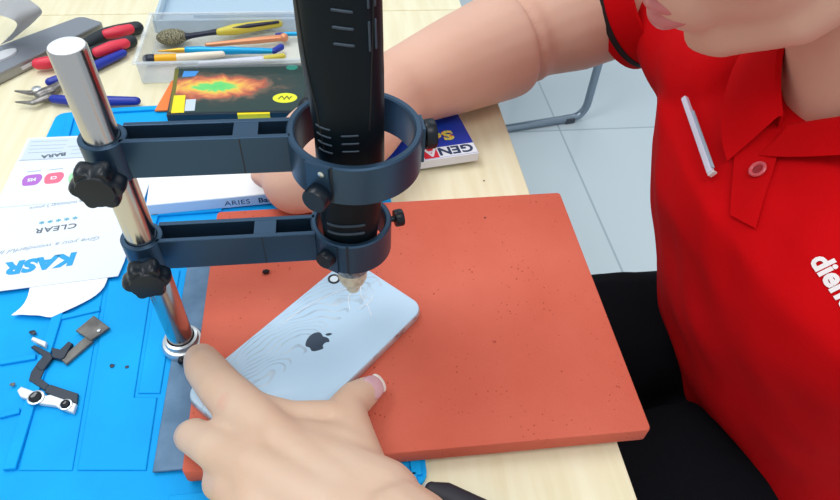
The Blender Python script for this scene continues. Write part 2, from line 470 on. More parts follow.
# ================================================================== drill stand
PX, PY = -0.1443, -0.0086
PZ = 0.0062
st = thing('drill_stand', 'dark grey two-arm drill stand with a chrome post on a flat base plate', 'drill stand', (-0.08, 0.0, 0.0045))
obj('base_plate', box(B(), (-0.1505, -0.0925, 0.0043), (-0.01, 0.062, PZ), 0.0005), 'plate_grey', st)
obj('post', lathe(B(), [(0.0077, PZ), (0.0077, 0.2132), (0.0073, 0.214)], 48, Matrix.Translation((PX, PY, 0))), 'chrome', st, 40)
obj('post_cap', lathe(B(), [(0.0071, 0.2138), (0.0071, 0.2143), (0.0064, 0.2147)], 48, Matrix.Translation((PX, PY, 0))), 'pole_end', st, 40, label='white end of the chrome post')
fl = obj('flange', lathe(B(), [(0.0086, PZ), (0.0128, PZ), (0.0128, PZ+0.003), (0.0118, PZ+0.0045), (0.0104, PZ+0.0048), (0.0100, PZ+0.0085), (0.0084, PZ+0.009), (0.0083, PZ)], 40, Matrix.Translation((PX, PY, 0))), 'silver', st, 40)
obj('screw', lathe(B(), [(0.0022, 0), (0.0024, 0.002), (0.0018, 0.003)], 16, place((PX+0.001, PY-0.0128, PZ+0.0025), zbasis((0, -1, 0)))), 'knob_black', fl, 40)

def ringclamp(c, r0, r1, z0, z1):
    b = lathe(B(), [(r1, z0), (r1, z1-0.0008), (r1-0.0008, z1), (r0+0.0008, z1), (r0, z1-0.0008), (r0, z0), (r1, z0)], 72, Matrix.Translation((c[0], c[1], 0)))
    bmesh.ops.remove_doubles(b, verts=b.verts, dist=1e-6)
    return b
def star_knob(c, axis, rad, depth):
    n = 96; prof = [(0.86, 0), (0.97, 0.12), (1.0, 0.35), (1.0, 0.6), (0.97, 0.80), (0.88, 0.95), (0.70, 0.96), (0.66, 1.06), (0.2, 1.10)]
    rings = []
    for s, z in prof:
        w = 0.11 if s > 0.75 else 0.0
        rings.append([(rad*s*(1-w+w*math.cos(6*2*PI*i/n)+0.0)*math.cos(2*PI*i/n), rad*s*(1-w+w*math.cos(6*2*PI*i/n))*math.sin(2*PI*i/n), z*depth) for i in range(n)])
    b = loft(B(), rings); bmesh.ops.recalc_face_normals(b, faces=b.faces)
    b.transform(place(c, zbasis(axis))); return b
def thumb_screw(c2, r1, ang, z, rad, ln, stem):
    d = V((math.cos(R(ang)), math.sin(R(ang)), 0)); p = V((c2[0], c2[1], z)) + d*(r1-0.001)
    n = 48; prof = [(0.35, 0), (0.35, stem), (0.94, stem), (1, stem+0.0006), (1, stem+ln-0.0006), (0.92, stem+ln)]
    rings = []
    for k, (s, zz) in enumerate(prof):
        rings.append([(rad*s*(1-(0.04 if (i % 2 and k in (3, 4)) else 0))*math.cos(2*PI*i/n), rad*s*(1-(0.04 if (i % 2 and k in (3, 4)) else 0))*math.sin(2*PI*i/n), zz) for i in range(n)])
    b = loft(B(), rings); bmesh.ops.recalc_face_normals(b, faces=b.faces)
    b.transform(place(p, zbasis(d))); return b

def arm(c, z0, z1, r_in, r_out, y0, y1, brx, screws, knob_px, seamx):
    bm = B()
    # collar round the post with a boss for the knob
    lathe(bm, [(0.0079, z0), (0.0106, z0), (0.0106, z1-0.0004), (0.0102, z1), (0.0083, z1), (0.0079, z1-0.0004), (0.0079, z0)], 48, Matrix.Translation((PX, PY, 0)))
    a = obj('arm', bm, 'anodised', st, 40)
    xe = c[0] - math.sqrt(max(r_out**2 - 0.007**2, 0)) + 0.0015
    t = 0.0028; bm = B(); xs = PX+0.0075
    box(bm, (xs, y0, z0), (xe, y0+t, z1), 0.0004)
    box(bm, (xs, y1-t, z0), (xe, y1, z1), 0.0004)
    box(bm, (brx[0], y0+0.0003, z0+0.0003), (brx[1], y1-0.0003, z1-0.0002), 0.0002)
    box(bm, (xs, y0+t-0.0002, z0), (xe, y1-t+0.0002, z0+0.002))
    obj('rail', bm, 'anodised', a)
    obj('joint_line', box(B(), (seamx-0.0003, y0-0.00015, z0+0.0003), (seamx+0.0003, y0+0.001, z1-0.0002)), 'anodised_dark', a)
    bm = ringclamp(c, r_in, r_out, z0, z1)
    rg = obj('ring_clamp', bm, 'anodised', st, 40)
    d = V((math.cos(R(250)), math.sin(R(250)), 0))
    for k, (ang, zz, rad, ln, stem) in enumerate(screws):
        obj('thumb_screw', thumb_screw(c, r_out, ang, zz, rad, ln, stem), 'knob_black', rg, 40)
    kc = at(*knob_px, (z0+z1)/2-0.001); ax = V((kc.x-PX, kc.y-PY, 0)).normalized()
    base = V((PX, PY, (z0+z1)/2-0.001)) + ax*0.0155
    kn = obj('star_knob', star_knob(base, ax, 0.0122, 0.0100), 'knob_black', a, 50)
    obj('knob_stem', lathe(B(), [(0.0055, 0), (0.0055, 0.0065)], 24, place(V((PX, PY, (z0+z1)/2-0.001))+ax*0.0095, zbasis(ax))), 'anodised', kn, 40)
    return rg
UC = (-0.0307, -0.0077); LC = (-0.0345, -0.0035)
UZ0, UZ1, LZ0, LZ1 = 0.1490, 0.1700, 0.0845, 0.1055
rg1 = arm(UC, UZ0, UZ1, 0.0284, 0.0322, -0.0142, 0.0012, (at(233, 128, UZ1).x, at(258, 128, UZ1).x), [(238, 0.1535, 0.0062, 0.0065, 0.002), (8, 0.160, 0.0075, 0.0055, 0.003), (128, 0.161, 0.0055, 0.005, 0.003)], (105, 168), at(239, 136, UZ1).x)
rg2 = arm(LC, LZ0, LZ1, 0.0187, 0.0222, -0.0142, 0.0012, (at(254, 226, LZ1).x, at(276, 226, LZ1).x), [(235, 0.0965, 0.0050, 0.0055, 0.0015), (12, 0.0985, 0.0050, 0.0048, 0.004)], (147, 265), at(262, 233, LZ1).x)
# split lines and set screws of the ring clamps
def rim_part(name, c, r, ang, z0, z1, w, t, m, par):
    d = V((math.cos(R(ang)), math.sin(R(ang)), 0))
    obj(name, box(B(), (-w/2, -t/2, z0), (w/2, t/2, z1), 0.0, 1, place((c[0]+d.x*r, c[1]+d.y*r, 0), Matrix.Rotation(R(ang+90), 3, 'Z'))), m, par)
rim_part('split', UC, 0.0320, 248, UZ0+0.0005, UZ1-0.0002, 0.0010, 0.0008, 'anodised_dark', rg1)
rim_part('split', LC, 0.0220, 262, LZ0+0.0005, LZ1-0.0002, 0.0012, 0.0008, 'anodised_dark', rg2)
rim_part('boss', UC, 0.0318, 236, UZ0+0.0005, UZ1-0.0006, 0.012, 0.0025, 'anodised', rg1)
rim_part('boss', UC, 0.0318, 4, UZ0+0.0005, UZ1-0.0006, 0.012, 0.0025, 'anodised', rg1)
rim_part('boss', LC, 0.0218, 236, LZ0+0.0005, LZ1-0.0006, 0.010, 0.0025, 'anodised', rg2)
d = V((math.cos(R(240)), math.sin(R(240)), 0))
obj('set_screw', lathe(B(), [(0.0015, 0), (0.0015, 0.0008), (0.0008, 0.0010)], 16, place((UC[0]+d.x*0.0328, UC[1]+d.y*0.0328, 0.1655), zbasis(d))), 'silver', rg1, 40)

# ================================================================== rotary drill held in the rings
AX = [(0.0315, -0.0352, -0.0062), (0.10, -0.0352, -0.0055), (0.155, -0.0335, -0.0065), (0.19, -0.0335, -0.0072), (0.235, -0.0345, -0.0075), (0.28, -0.0355, -0.0075)]
def axis(z):
    for (a, x0, y0), (c, x1, y1) in zip(AX[:-1], AX[1:]):
        if z <= c:
            t = (z-a)/(c-a); return x0+(x1-x0)*t, y0+(y1-y0)*t
    return AX[-1][1:]
PROF = [(0.0745, 0.0105), (0.0765, 0.0125), (0.084, 0.0130), (0.0855, 0.0142), (0.106, 0.0152), (0.112, 0.0160), (0.130, 0.0166), (0.150, 0.0168), (0.165, 0.0166), (0.178, 0.0168), (0.190, 0.0171), (0.202, 0.0176), (0.215, 0.0178), (0.235, 0.0177), (0.262, 0.0176), (0.275, 0.0175), (0.281, 0.013), (0.283, 0.006)]
def drad(z):
    for (a, r0), (c, r1) in zip(PROF[:-1], PROF[1:]):
        if z <= c: return r0+(r1-r0)*(z-a)/(c-a)
    return PROF[-1][1]
def dpt(z, ang, off=0.0):
    x, y = axis(z); r = drad(z); a = R(ang)
    k = (abs(math.cos(a))**2.6 + abs(math.sin(a))**2.6)**(-1/2.6)
    sh = -0.0022*max(0, min(1, (z-0.17)/0.04))
    return V((x + sh*0.6 + (r*k+off)*math.cos(a), y + (r*k*0.98+off)*math.sin(a), z))
dr = thing('rotary_drill', 'black handheld rotary drill gripped upright in the stand rings above the phone', 'drill', (-0.0345, -0.006, 0.03))
zs = []
for (a, r0), (c, r1) in zip(PROF[:-1], PROF[1:]):
    k = max(1, int((c-a)/0.004)); zs += [a+(c-a)*i/k for i in range(k)]
zs.append(PROF[-1][0])
obj('body', loft(B(), [[dpt(z, 360*i/64) for i in range(64)] for z in zs]), 'drill_black', dr, 60)
def arcbar(z, a0, a1, r=0.0007, dz=0.0, k=8, off=0.0001, name='grip_ridge', m='drill_ridge'):
    tb = tube(B(), [dpt(z+dz*i/k, a0+(a1-a0)*i/k, off) for i in range(k+1)], r, 8)
    obj(name, tb, m, dr, True)
for z in (0.236, 0.229, 0.222): arcbar(z, 262, 285, 0.0007, -0.0012)
for z in (0.176, 0.1715, 0.167): arcbar(z, 258, 282, 0.0005)
for z in (0.179, 0.1745, 0.170, 0.1655): arcbar(z, 218, 241, 0.0005)
for z in (0.1175, 0.1115): arcbar(z, 228, 292, 0.0009)
for z in (0.2355, 0.2175): 
    for a in (306, 316): arcbar(z, a, a, 0.0006, 0.012)
arcbar(0.165, 228, 213, 0.0004, 0.075, 24, 0.0, 'seam_line', 'drill_seam')
arcbar(0.178, 300, 318, 0.0004, 0.075, 24, 0.0, 'seam_line', 'drill_seam')
ax0 = axis(0.06)
T = Matrix.Translation((ax0[0], ax0[1], 0))
obj('chuck_band', lathe(B(), [(0.0080, 0.0685), (0.0102, 0.0690), (0.0106, 0.071), (0.0104, 0.0745), (0.009, 0.0755)], 40, T), 'nose_band', dr, 40, label='speckled metal band')
T = Matrix.Translation((axis(0.045)[0], axis(0.045)[1], 0))
obj('nose_cone', lathe(B(), [(0.0024, 0.0475), (0.0040, 0.0485), (0.0048, 0.0530), (0.0072, 0.0565), (0.0084, 0.0600), (0.0088, 0.066), (0.0090, 0.0705)], 40, T), 'nose_beige', dr, 40, label='worn beige nose cone')

# ================================================================== orange block
BZ0, BZ1 = PZ+0.0002, 0.019
bw = [at(217, 211.5, BZ1), at(560, 192, BZ1), at(652, 430, BZ1), at(181, 473, BZ1)]
single('rubber_block', prism(B(), bw, BZ0, BZ1, 0.0014, 2, side=0.003), 'rubber', 'thick orange red rubber slab lying under the white phone', 'pad', smooth=35)

# ================================================================== phone
PHA = -0.7897
pc = V((-0.0621, -0.0318, 0))
ph = thing('smartphone', 'white smartphone lying face down on orange slab, its back glass cracked', 'phone', (pc.x, pc.y, BZ1+0.0001), PHA)
def rrect(w, l, r, k=10):
    out = []
    for cx, cy, a0 in ((w-r, l-r, 0), (-w+r, l-r, 90), (-w+r, -l+r, 180), (w-r, -l+r, 270)):
        for i in range(k+1):
            a = R(a0+90*i/k); out.append((cx+r*math.cos(a), cy+r*math.sin(a)))
    return out
w, l = 0.03365, 0.0692
obj('frame', prism(B(), rrect(w, l, 0.0095), 0.0, 0.0068, 0.0018, 4), 'phone_side', ph, 50, local=True, label='metal frame with chipped edge')
obj('back_glass', prism(B(), rrect(w-0.0006, l-0.0006, 0.009), 0.0060, 0.0073, 0.0006, 3), 'phone_glass', ph, 50, local=True, label='shattered white back glass')
_c = Matrix.Rotation(-PHA, 3, 'Z') @ (at(334, 279, 0.0264) - V((pc.x, pc.y, 0.0264))); cx, cy = _c.x, _c.y
cb = obj('camera_ring', lathe(B(), [(0.0028, 0.0070), (0.0028, 0.0077), (0.0032, 0.0079), (0.0038, 0.0079), (0.0041, 0.0076), (0.0041, 0.0070)], 40, Matrix.Translation((cx, cy, 0))), 'phone_ring', ph, 40, local=True, label='black ring of the camera opening')
obj('camera_window', lathe(B(), [(0.0027, 0.0069), (0.0027, 0.00745)], 32, Matrix.Translation((cx, cy, 0))), 'lens_white', cb, 40, local=True)
# fruit emblem with a bite and a leaf
half = [(0.0, 0.37), (0.10, 0.41), (0.22, 0.44), (0.34, 0.41), (0.43, 0.33)]
body = [(0.0, 0.375), (0.09, 0.42), (0.20, 0.45), (0.31, 0.43), (0.40, 0.35), (0.33, 0.27), (0.295, 0.15), (0.33, 0.02), (0.44, -0.06),
        (0.40, -0.18), (0.32, -0.32), (0.23, -0.43), (0.13, -0.47), (0.02, -0.43), (-0.06, -0.42), (-0.15, -0.45), (-0.23, -0.46), (-0.32, -0.37),
        (-0.41, -0.21), (-0.46, 0.0), (-0.44, 0.2), (-0.36, 0.36), (-0.24, 0.44), (-0.11, 0.42)]
cl = curve([V((x, y, 0)) for x, y in body+[body[0]]], 4)[:-1]
sc = 0.0140
_e = Matrix.Rotation(-PHA, 3, 'Z') @ (at(317, 342, 0.0264) - V((pc.x, pc.y, 0.0264)))
lg = prism(B(), [(p.x*sc+_e.x, p.y*sc+_e.y) for p in cl], 0.0072, 0.00745)
leaf = curve([V(p) for p in ((0.0, 0.50, 0), (0.02, 0.60, 0), (0.09, 0.69, 0), (0.20, 0.74, 0), (0.19, 0.64, 0), (0.12, 0.54, 0), (0.0, 0.50, 0))], 4)[:-1]
prism(lg, [(p.x*sc+_e.x, p.y*sc+_e.y) for p in leaf], 0.0072, 0.00745)
obj('emblem', lg, 'logo', ph, local=True)
for pts in (((-0.012, 0.0575), (-0.004, 0.049), (0.003, 0.0465), (0.012, 0.041)), ((-0.008, 0.057), (-0.010, 0.044), (-0.002, 0.036)), ((0.002, 0.054), (0.004, 0.047), (0.001, 0.040)), ((-0.014, 0.052), (-0.018, 0.040), (-0.024, 0.022), (-0.026, 0.0))):
    obj('crack', tube(B(), curve([V((x, y, 0.00735)) for x, y in pts], 4), 0.00022, 6), 'box_white', ph, True, local=True)

# ================================================================== operator's hand holding the phone
def hand_bm(chains, voxel, sm):
    bm = B()
    for pts, rad in chains: tube(bm, pts, rad, 16)
    return fuse(bm, voxel, sm)
def K(x, y, z): return at(x, y, z)
MCPi, MCPm, MCPr, MCPp = K(262, 428, 0.056), K(254, 468, 0.060), K(260, 512, 0.057), K(276, 552, 0.051)
WR = K(397, 547, 0.056)
EL = V((0.16, -0.42, 0.10))
chains = [
    ([MCPi, K(221, 388, 0.050), K(205, 368, 0.040), K(201, 360, 0.0305)], [0.0134, 0.0121, 0.0114, 0.0102]),
    ([MCPm, K(214, 448, 0.052), K(194, 436, 0.040), K(190, 436, 0.0295)], [0.0125, 0.0104, 0.0095, 0.0088]),
    ([MCPr, K(233, 486, 0.052), K(221, 480, 0.040), K(219, 484, 0.0295)], [0.012, 0.0102, 0.0095, 0.0086]),
    ([MCPp, K(250, 534, 0.048), K(240, 530, 0.038), K(238, 532, 0.0285)], [0.0105, 0.0092, 0.0085, 0.0078]),
    ([K(362, 500, 0.050), K(347, 440, 0.045), K(346, 409, 0.0395), K(355, 399, 0.0355), K(367, 391, 0.0300)], [0.018, 0.0150, 0.0112, 0.0104, 0.0086]),
    ([WR, K(330, 488, 0.058), MCPi], [0.021, 0.0160, 0.0125]),
    ([WR, K(320, 508, 0.060), MCPm], [0.021, 0.0165, 0.0130]),
    ([WR, K(328, 532, 0.057), MCPr], [0.021, 0.0160, 0.0125]),
    ([WR, K(335, 555, 0.052), MCPp], [0.021, 0.0150, 0.0115]),
    ([MCPi, MCPm, MCPr, MCPp], [0.0120, 0.0125, 0.0120, 0.0105]),
    ([K(250, 410, 0.053), K(290, 420, 0.050), K(332, 420, 0.046)], [0.0100, 0.0100, 0.0105]),
    ([K(285, 445, 0.053), K(345, 455, 0.050)], [0.0135, 0.0150]),
    ([K(310, 460, 0.054), K(378, 505, 0.052)], [0.016, 0.022]),
    ([WR, WR.lerp(EL, 0.25), WR.lerp(EL, 0.6), EL], [0.0285, 0.030, 0.038, 0.042]),
]
m = M['skin_hand']; nt = m.node_tree; b = nt.nodes['Principled BSDF']
base = b.inputs['Base Color'].links[0].from_socket
kn_ = K(227, 403, 0.060) - V((WR.x, WR.y, 0.02))
tc = nt.nodes.new('ShaderNodeTexCoord')
ds = N('ShaderNodeVectorMath', operation='DISTANCE'); nt.links.new(tc.outputs['Object'], ds.inputs[0]); ds.inputs[1].default_value = kn_
nz = N('ShaderNodeTexNoise'); nz.inputs['Scale'].default_value = 300; nt.links.new(tc.outputs['Object'], nz.inputs['Vector'])
mr = N('ShaderNodeMapRange'); mr.inputs['From Min'].default_value = 0.002; mr.inputs['From Max'].default_value = 0.008; mr.inputs['To Min'].default_value = 0.55; mr.inputs['To Max'].default_value = 0.0
nt.links.new(math_('MULTIPLY_ADD', nz.outputs['Fac'], 0.004, ds.outputs['Value']), mr.inputs['Value'])
mx = N('ShaderNodeMix', data_type='RGBA'); nt.links.new(mr.outputs[0], mx.inputs['Factor']); nt.links.new(base, mx.inputs[6]); mx.inputs[7].default_value = lin((214, 128, 122))
nt.links.new(mx.outputs[2], b.inputs['Base Color'])
hd = thing('hand', 'bare left hand pressing the white phone onto the orange slab', 'hand', (WR.x, WR.y, 0.02))
obj('hand_skin', hand_bm(chains, 0.0017, 12), 'skin_hand', hd, 'raw')
tipd = (K(367, 391, 0.0300) - K(355, 399, 0.0355)).normalized()
nn = (V((0.25, -0.35, 0.9))).normalized(); nn = (nn - tipd*nn.dot(tipd)).normalized()
M3 = basis(tipd, nn.cross(tipd), nn)
nl = obj('thumbnail', ball(B(), K(366.5, 391.5, 0.0300)+nn*0.0060-tipd*0.0012, (0.0098, 0.0070, 0.0030), M3), 'nail', hd, True)
obj('nail_tip', ball(B(), K(366.5, 391.5, 0.0300)+nn*0.0054+tipd*0.0066, (0.0040, 0.0060, 0.0025), M3), 'nail_white', nl, True)
single('wrist_strap', tube(B(), [K(432, 489, 0.012), K(445, 494, 0.010), K(480, 510, 0.008), K(520, 530, 0.007)], [0.004, 0.0065, 0.0065, 0.0065], 16, True, 0.8), 'strap', 'dark flat strap lying on the wood beside the wrist at the bottom edge', 'strap', smooth=True)
for i, (x, y) in enumerate(((427, 486), (433, 489), (437, 487))):
    single('bead', ball(B(), K(x, y, 0.0052+0.002)+V((0.0015*i, 0, 0)), 0.0017), 'bead', 'tiny clear bead at the tip of the dark strap', 'bead', 'clear beads by the dark strap', True)
# ================================================================== printed sheet
sh = thing('instruction_sheet', 'white printed sheet with leaf icons lying left of the chrome post', 'sheet', (-0.25, 0.13, MZ))
SZ = 0.0062
sp = [at(28, 138, SZ), at(28, 138, SZ)+V((0.112, 0.002, 0)), at(124, 262, SZ), at(118, 276, SZ), at(0, 291, SZ), at(0, 291, SZ)+V((-0.030, -0.003, 0))]
obj('sheet', prism(B(), sp, SZ-0.0004, SZ), 'paper', sh)
ex = (at(97, 260, SZ) - at(46, 268, SZ)).normalized()
RX = -ex; RY = V((-RX.y, RX.x, 0))          # print runs upside down
def printed(s, px_, py_, size, m, bold=0.0, shear=0.0, wide=1.0, space=1.0, align='CENTER', par=None, z=SZ, thick=0.00008):
    p = at(px_, py_, z)
    b_ = textbm(s, size, place((p.x, p.y, z+0.00012), basis(RX, RY, (0, 0, 1))), thick, bold, align, shear, space, wide)
    return obj('print', b_, m, par or sh)
printed('KASR', 43, 258, 0.0160, 'print_blue', 0.0009, 0.15, 1.18)
printed('CLEAR', 57, 226, 0.0072, 'print_grey', 0.0001, 0.1, 1.25, 1.1)
printed('Give you a wonderful life', 48, 244, 0.0052, 'print_light', 0.0, 0.35, 1.35)
printed('* * * * *', 59, 217, 0.0075, 'print_teal', 0.0001, 0, 1.1)
bm = B()
for k in range(5): prism(bm, [(at(45+7.1*k, 221-0.7*k, SZ)+V((0.0016*(1 if j % 2 == 0 else 0.45)*math.cos(R(36*j+270)), 0.0016*(1 if j % 2 == 0 else 0.45)*math.sin(R(36*j+270)), 0))) for j in range(10)], SZ, SZ+0.0002)
for pxx, pyy, mm, tx in ((32, 180, 'icon_violet', 'M5'), (54, 178, 'icon_pink', 'CI'), (78, 177, 'icon_green', 'CU')):
    p = at(pxx, pyy, SZ); u = ex*0.0072; v = RY*0.0066
    pts = curve([p-u*1.0-v*0.2, p-u*0.85+v*0.8, p-u*0.2+v, p+u*0.6+v*0.9, p+u-v*0.1, p+u*0.8-v*0.85, p+u*0.1-v, p-u*0.7-v*0.9, p-u*1.0-v*0.2], 5)[:-1]
    ic = obj('leaf_icon', prism(B(), pts, SZ, SZ+0.00015), mm, sh)
    strip_ = strip(B(), at(pxx-5, pyy-8, SZ), at(pxx+9, pyy-9.5, SZ), 0.0009, SZ, SZ+0.0002); obj('print', strip_, 'paper_line', sh)
    printed(tx, pxx, pyy-1.5, 0.0050, 'paper', 0.0002, par=ic, z=SZ+0.0001, thick=0.0001)
bm = B()
for j, (xa, xb, yy) in enumerate(((31, 68, 142), (30, 66, 146), (29, 64, 149.5), (28, 62, 153), (72, 90, 150), (70, 88, 154), (68, 84, 147))):
    strip(bm, at(xa, yy, SZ), at(xb, yy-1.5, SZ), 0.0007, SZ, SZ+0.0002)
obj('print', bm, 'paper_line', sh)
obj('fold', strip(B(), at(19, 160.5, SZ), at(92, 157, SZ), 0.0009, SZ, SZ+0.0003), 'paper_line', sh)
obj('panel', prism(B(), [at(30, 139.5, SZ), at(92, 137, SZ), at(88, 156, SZ), at(21, 159.5, SZ)], SZ, SZ+0.0001), 'paper_tint', sh)
printed('BARA', 54, 154, 0.0058, 'print_grey', 0.0002, 0, 1.3, z=SZ+0.0001)
printed('make technology 5 phone', 61, 203, 0.0042, 'print_light')
obj('fold', strip(B(), at(-8, 208, SZ), at(70, 202, SZ), 0.0006, SZ, SZ+0.0002), 'paper_tint', sh)

# crumpled white film under the sheet
bm = B(); n = 26; mm = 16; grid = []
e0 = curve([at(34, 268, 0.005), at(26, 300, 0.006), at(12, 316, 0.005)], 8); e1 = curve([at(112, 256, 0.005), at(100, 290, 0.007), at(52, 318, 0.005)], 8)
for i in range(len(e0)):
    row = []
    for j in range(mm+1):
        t = j/mm; p = e0[i].lerp(e1[i], t)
        z = 0.0050 + 0.0026*math.sin(PI*t)*min(1, max(0, (i-7)/8)) + 0.0007*noise.noise(p*150)
        row.append(bm.verts.new((p.x, p.y, 0.00572 if i < 8 else max(z, 0.0060))))
    grid.append(row)
low = [[bm.verts.new(v.co-V((0, 0, 0.0004))) for v in row] for row in grid]
gi, gj = len(grid), mm+1
for i in range(gi-1):
    for j in range(gj-1):
        bm.faces.new((grid[i][j], grid[i][j+1], grid[i+1][j+1], grid[i+1][j])); bm.faces.new((low[i][j], low[i+1][j], low[i+1][j+1], low[i][j+1]))
rim_ = [(0, j) for j in range(gj-1)] + [(i, gj-1) for i in range(gi-1)] + [(gi-1, j) for j in range(gj-1, 0, -1)] + [(i, 0) for i in range(gi-1, 0, -1)]
for (i, j), (k, l_) in zip(rim_, rim_[1:]+rim_[:1]): bm.faces.new((grid[i][j], low[i][j], low[k][l_], grid[k][l_]))
single('tissue', bm, 'tissue', 'crumpled white tissue poking out below the printed sheet on the blue mat', 'tissue', smooth=40)

# ================================================================== loose phone parts on the mat
P = 0.0042
cm = thing('camera_module', 'white metal bracket with two round camera lenses and black flex on the blue mat', 'phone part', at(50, 400, P))
bm = prism(B(), px((19, 393), (23, 389), (48, 398), (52, 397), (78, 406), (75, 415), (60, 410), (57, 408), (42, 406), (37, 404), (22, 399), z=P), P, P+0.003, 0.0005)
obj('bracket', bm, 'bracket_white', cm)
for x, y, r in ((36, 398, 0.0036), (66, 405, 0.0027)):
    p = at(x, y, P+0.003)
    ln_ = obj('lens', lathe(B(), [(r, 0), (r, 0.0016), (r*0.85, 0.0021), (r*0.6, 0.0018), (0.0, 0.0016)], 28, Matrix.Translation(p)), 'lens_black', cm, 40)
    obj('lens_rim', lathe(B(), [(r*1.3, -0.0002), (r*1.3, 0.0008), (r, 0.0009), (r, -0.0002)], 28, Matrix.Translation(p)), 'silver', ln_, 40)
obj('flex', prism(B(), px((47, 388), (52, 386), (79, 395), (78, 405), (66, 402), (46, 394), z=P), P, P+0.0018, 0.0003), 'flex_black', cm)
obj('flex', prism(B(), px((32, 374), (40, 362), (48, 366), (42, 380), (50, 386), (46, 392), (30, 382), z=P), P, P+0.002, 0.0003), 'flex_black', cm)
fx = thing('flex_cable', 'dark bent flex cable with a pale connector above the twin lenses', 'phone part', at(42, 352, P))
obj('connector', prism(B(), px((34, 344), (36, 341), (49, 346), (48, 351), z=P), P+0.002, P+0.005, 0.0004), 'bracket_white', fx)
obj('cable', prism(B(), px((32, 349), (36, 347), (52, 355), (54, 360), (45, 372), (41, 372), (37, 368), (44, 358), z=P), P, P+0.0025, 0.0004), 'flex_black', fx)
obj('cable', prism(B(), px((53, 350), (62, 352), (70, 344), (74, 346), (66, 360), (62, 362), (54, 360), z=P), P, P+0.0032, 0.0004), 'flex_black', fx)
sp_ = thing('metal_shield', 'dull grey metal shield plate with a bent arm on the blue mat', 'phone part', at(90, 335, P))
obj('plate', prism(B(), px((77, 333), (95, 318), (111, 330), (92, 343), z=P), P+0.001, P+0.003, 0.0004), 'bracket_grey', sp_)
obj('arm', prism(B(), px((88, 337), (94, 343), (67, 366), (62, 361), (70, 353), z=P), P, P+0.0022, 0.0004), 'bracket_grey', sp_)
obj('screw', lathe(B(), [(0.0012, 0), (0.0012, 0.0009), (0.0006, 0.0012)], 14, Matrix.Translation(at(99, 331, P+0.003))), 'silver', sp_, 40)
def bit(pxx, pyy, z, s, m, label, sq=0.5, seed=1):
    random.seed(seed); b_ = B(); bmesh.ops.create_icosphere(b_, subdivisions=1, radius=1)
    for v in b_.verts: v.co *= random.uniform(0.6, 1.1)
    zz = min(v.co.z for v in b_.verts); p = at(pxx, pyy, z)
    b_.transform(Matrix.Translation((p.x, p.y, z)) @ Matrix.Diagonal((s, s*0.8, s*sq, 1)) @ Matrix.Translation((0, 0, -zz)))
    single('chip', b_, m, label, 'chip')
bit(266, 273, BZ1, 0.0031, 'chip', 'black broken chip on the orange slab below the lower arm', 0.7, 3)
bit(485, 218, BZ1, 0.0008, 'chip', 'tiny dark speck near the back edge of the orange slab', 0.5, 5)
bit(494, 341, BZ1, 0.0015, 'rubber', 'small crumb lying right of the phone on the orange slab', 0.5, 6)
bit(33, 333, P, 0.0030, 'flex_black', 'small dark crumb on the mat just below the crumpled tissue', 0.3, 8)
bit(13, 385, P, 0.0022, 'bracket_grey', 'small metal sliver near the left edge of the mat', 0.3, 9)
bit(112, 366, P, 0.0022, 'flex_black', 'dark blue fleck right of the metal shield, nearer to it', 0.15, 10)
bit(127, 367, P, 0.0016, 'flex_black', 'dark blue fleck right of the metal shield, nearer to the post', 0.15, 11)
bit(484, 181, 0.0, 0.0010, 'chip', 'dark speck on the bare wood behind the orange slab', 0.4, 12)

# ================================================================== white box with printed front
AZ = 0.0152
p0, p1 = at(146, 205, AZ), at(300, 190.5, AZ); dx = (p1-p0).normalized(); dy = V((-dx.y, dx.x, 0))
ab = thing('part_box', 'flat white box with pale blue front between the two stand arms', 'box', (p0.x+0.05, p0.y+0.02, MZ))
Lb = (p1-p0).length
obj('carton', prism(B(), [p0, p1, p1+dy*0.062, p0+dy*0.062], 0.0043, AZ, 0.0005), 'box_white', ab)
M3 = basis(dx, (0, 0, 1), dx.cross(V((0, 0, 1))))
obj('front_panel', box(B(), (0.0006, 0.0048, 0), (Lb-0.0006, AZ-0.0006, 0.0003), 0, 1, place((p0.x, p0.y, 0), M3)), 'box_front', ab)
tp = at(224, 206, 0.0105); off = (tp-p0).dot(dx)
obj('print', textbm('ARIES', 0.0066, place(V((p0.x, p0.y, 0.0071))+dx*off-dy*0.0003, M3), 0.0001, 0.0, 'LEFT', 0, 1.08, 1.12), 'print_navy', ab)
tp = at(258, 202, 0.0105); off = (tp-p0).dot(dx)
obj('print', textbm('Bac', 0.0066, place(V((p0.x, p0.y, 0.0071))+dx*off-dy*0.0003, M3), 0.0001, 0.00015, 'LEFT', 0, 1.02, 1.12), 'print_navy', ab)

# ================================================================== dark printed box on an orange card
oc = [at(172, 82, 0.004), at(155, 112, 0.004)]
single('orange_folder', prism(B(), [oc[1], V((-0.07, 0.2535, 0)), V((-0.065, 0.302, 0)), oc[0]], 0.0042, 0.0058, 0.0003), 'orange_card', 'thin orange card sticking out under the dark flame printed box', 'card')
DZ = 0.0165
dq = [at(166, 114, DZ), at(306, 111, DZ), at(311, 62.5, DZ), at(176, 66.5, DZ)]
cc = sum(dq, V((0, 0, 0)))/4
db = thing('game_box', 'dark slim box with a flame swirl printed lid behind the upper arm', 'box', (cc.x, cc.y, 0.006))
obj('case', prism(B(), dq, 0.006, DZ-0.0006, 0.0008), 'box_edge', db)
obj('lid', prism(B(), [cc+(p-cc)*0.985 for p in dq], DZ-0.001, DZ), 'box_dark', db)
obj('artwork', prism(B(), [cc+(p-cc)*0.955 for p in dq], DZ-0.0002, DZ+0.0001), 'flame_print', db)
def quad(name, par, m, z0, z1, *ps, label=None): return obj(name, prism(B(), [at(*p, z1) for p in ps], z0, z1), m, par, label=label)
quad('sticker', db, 'olive', DZ, DZ+0.00015, (169, 112), (175, 68), (179, 68), (173, 112), label='olive strip along the left side')
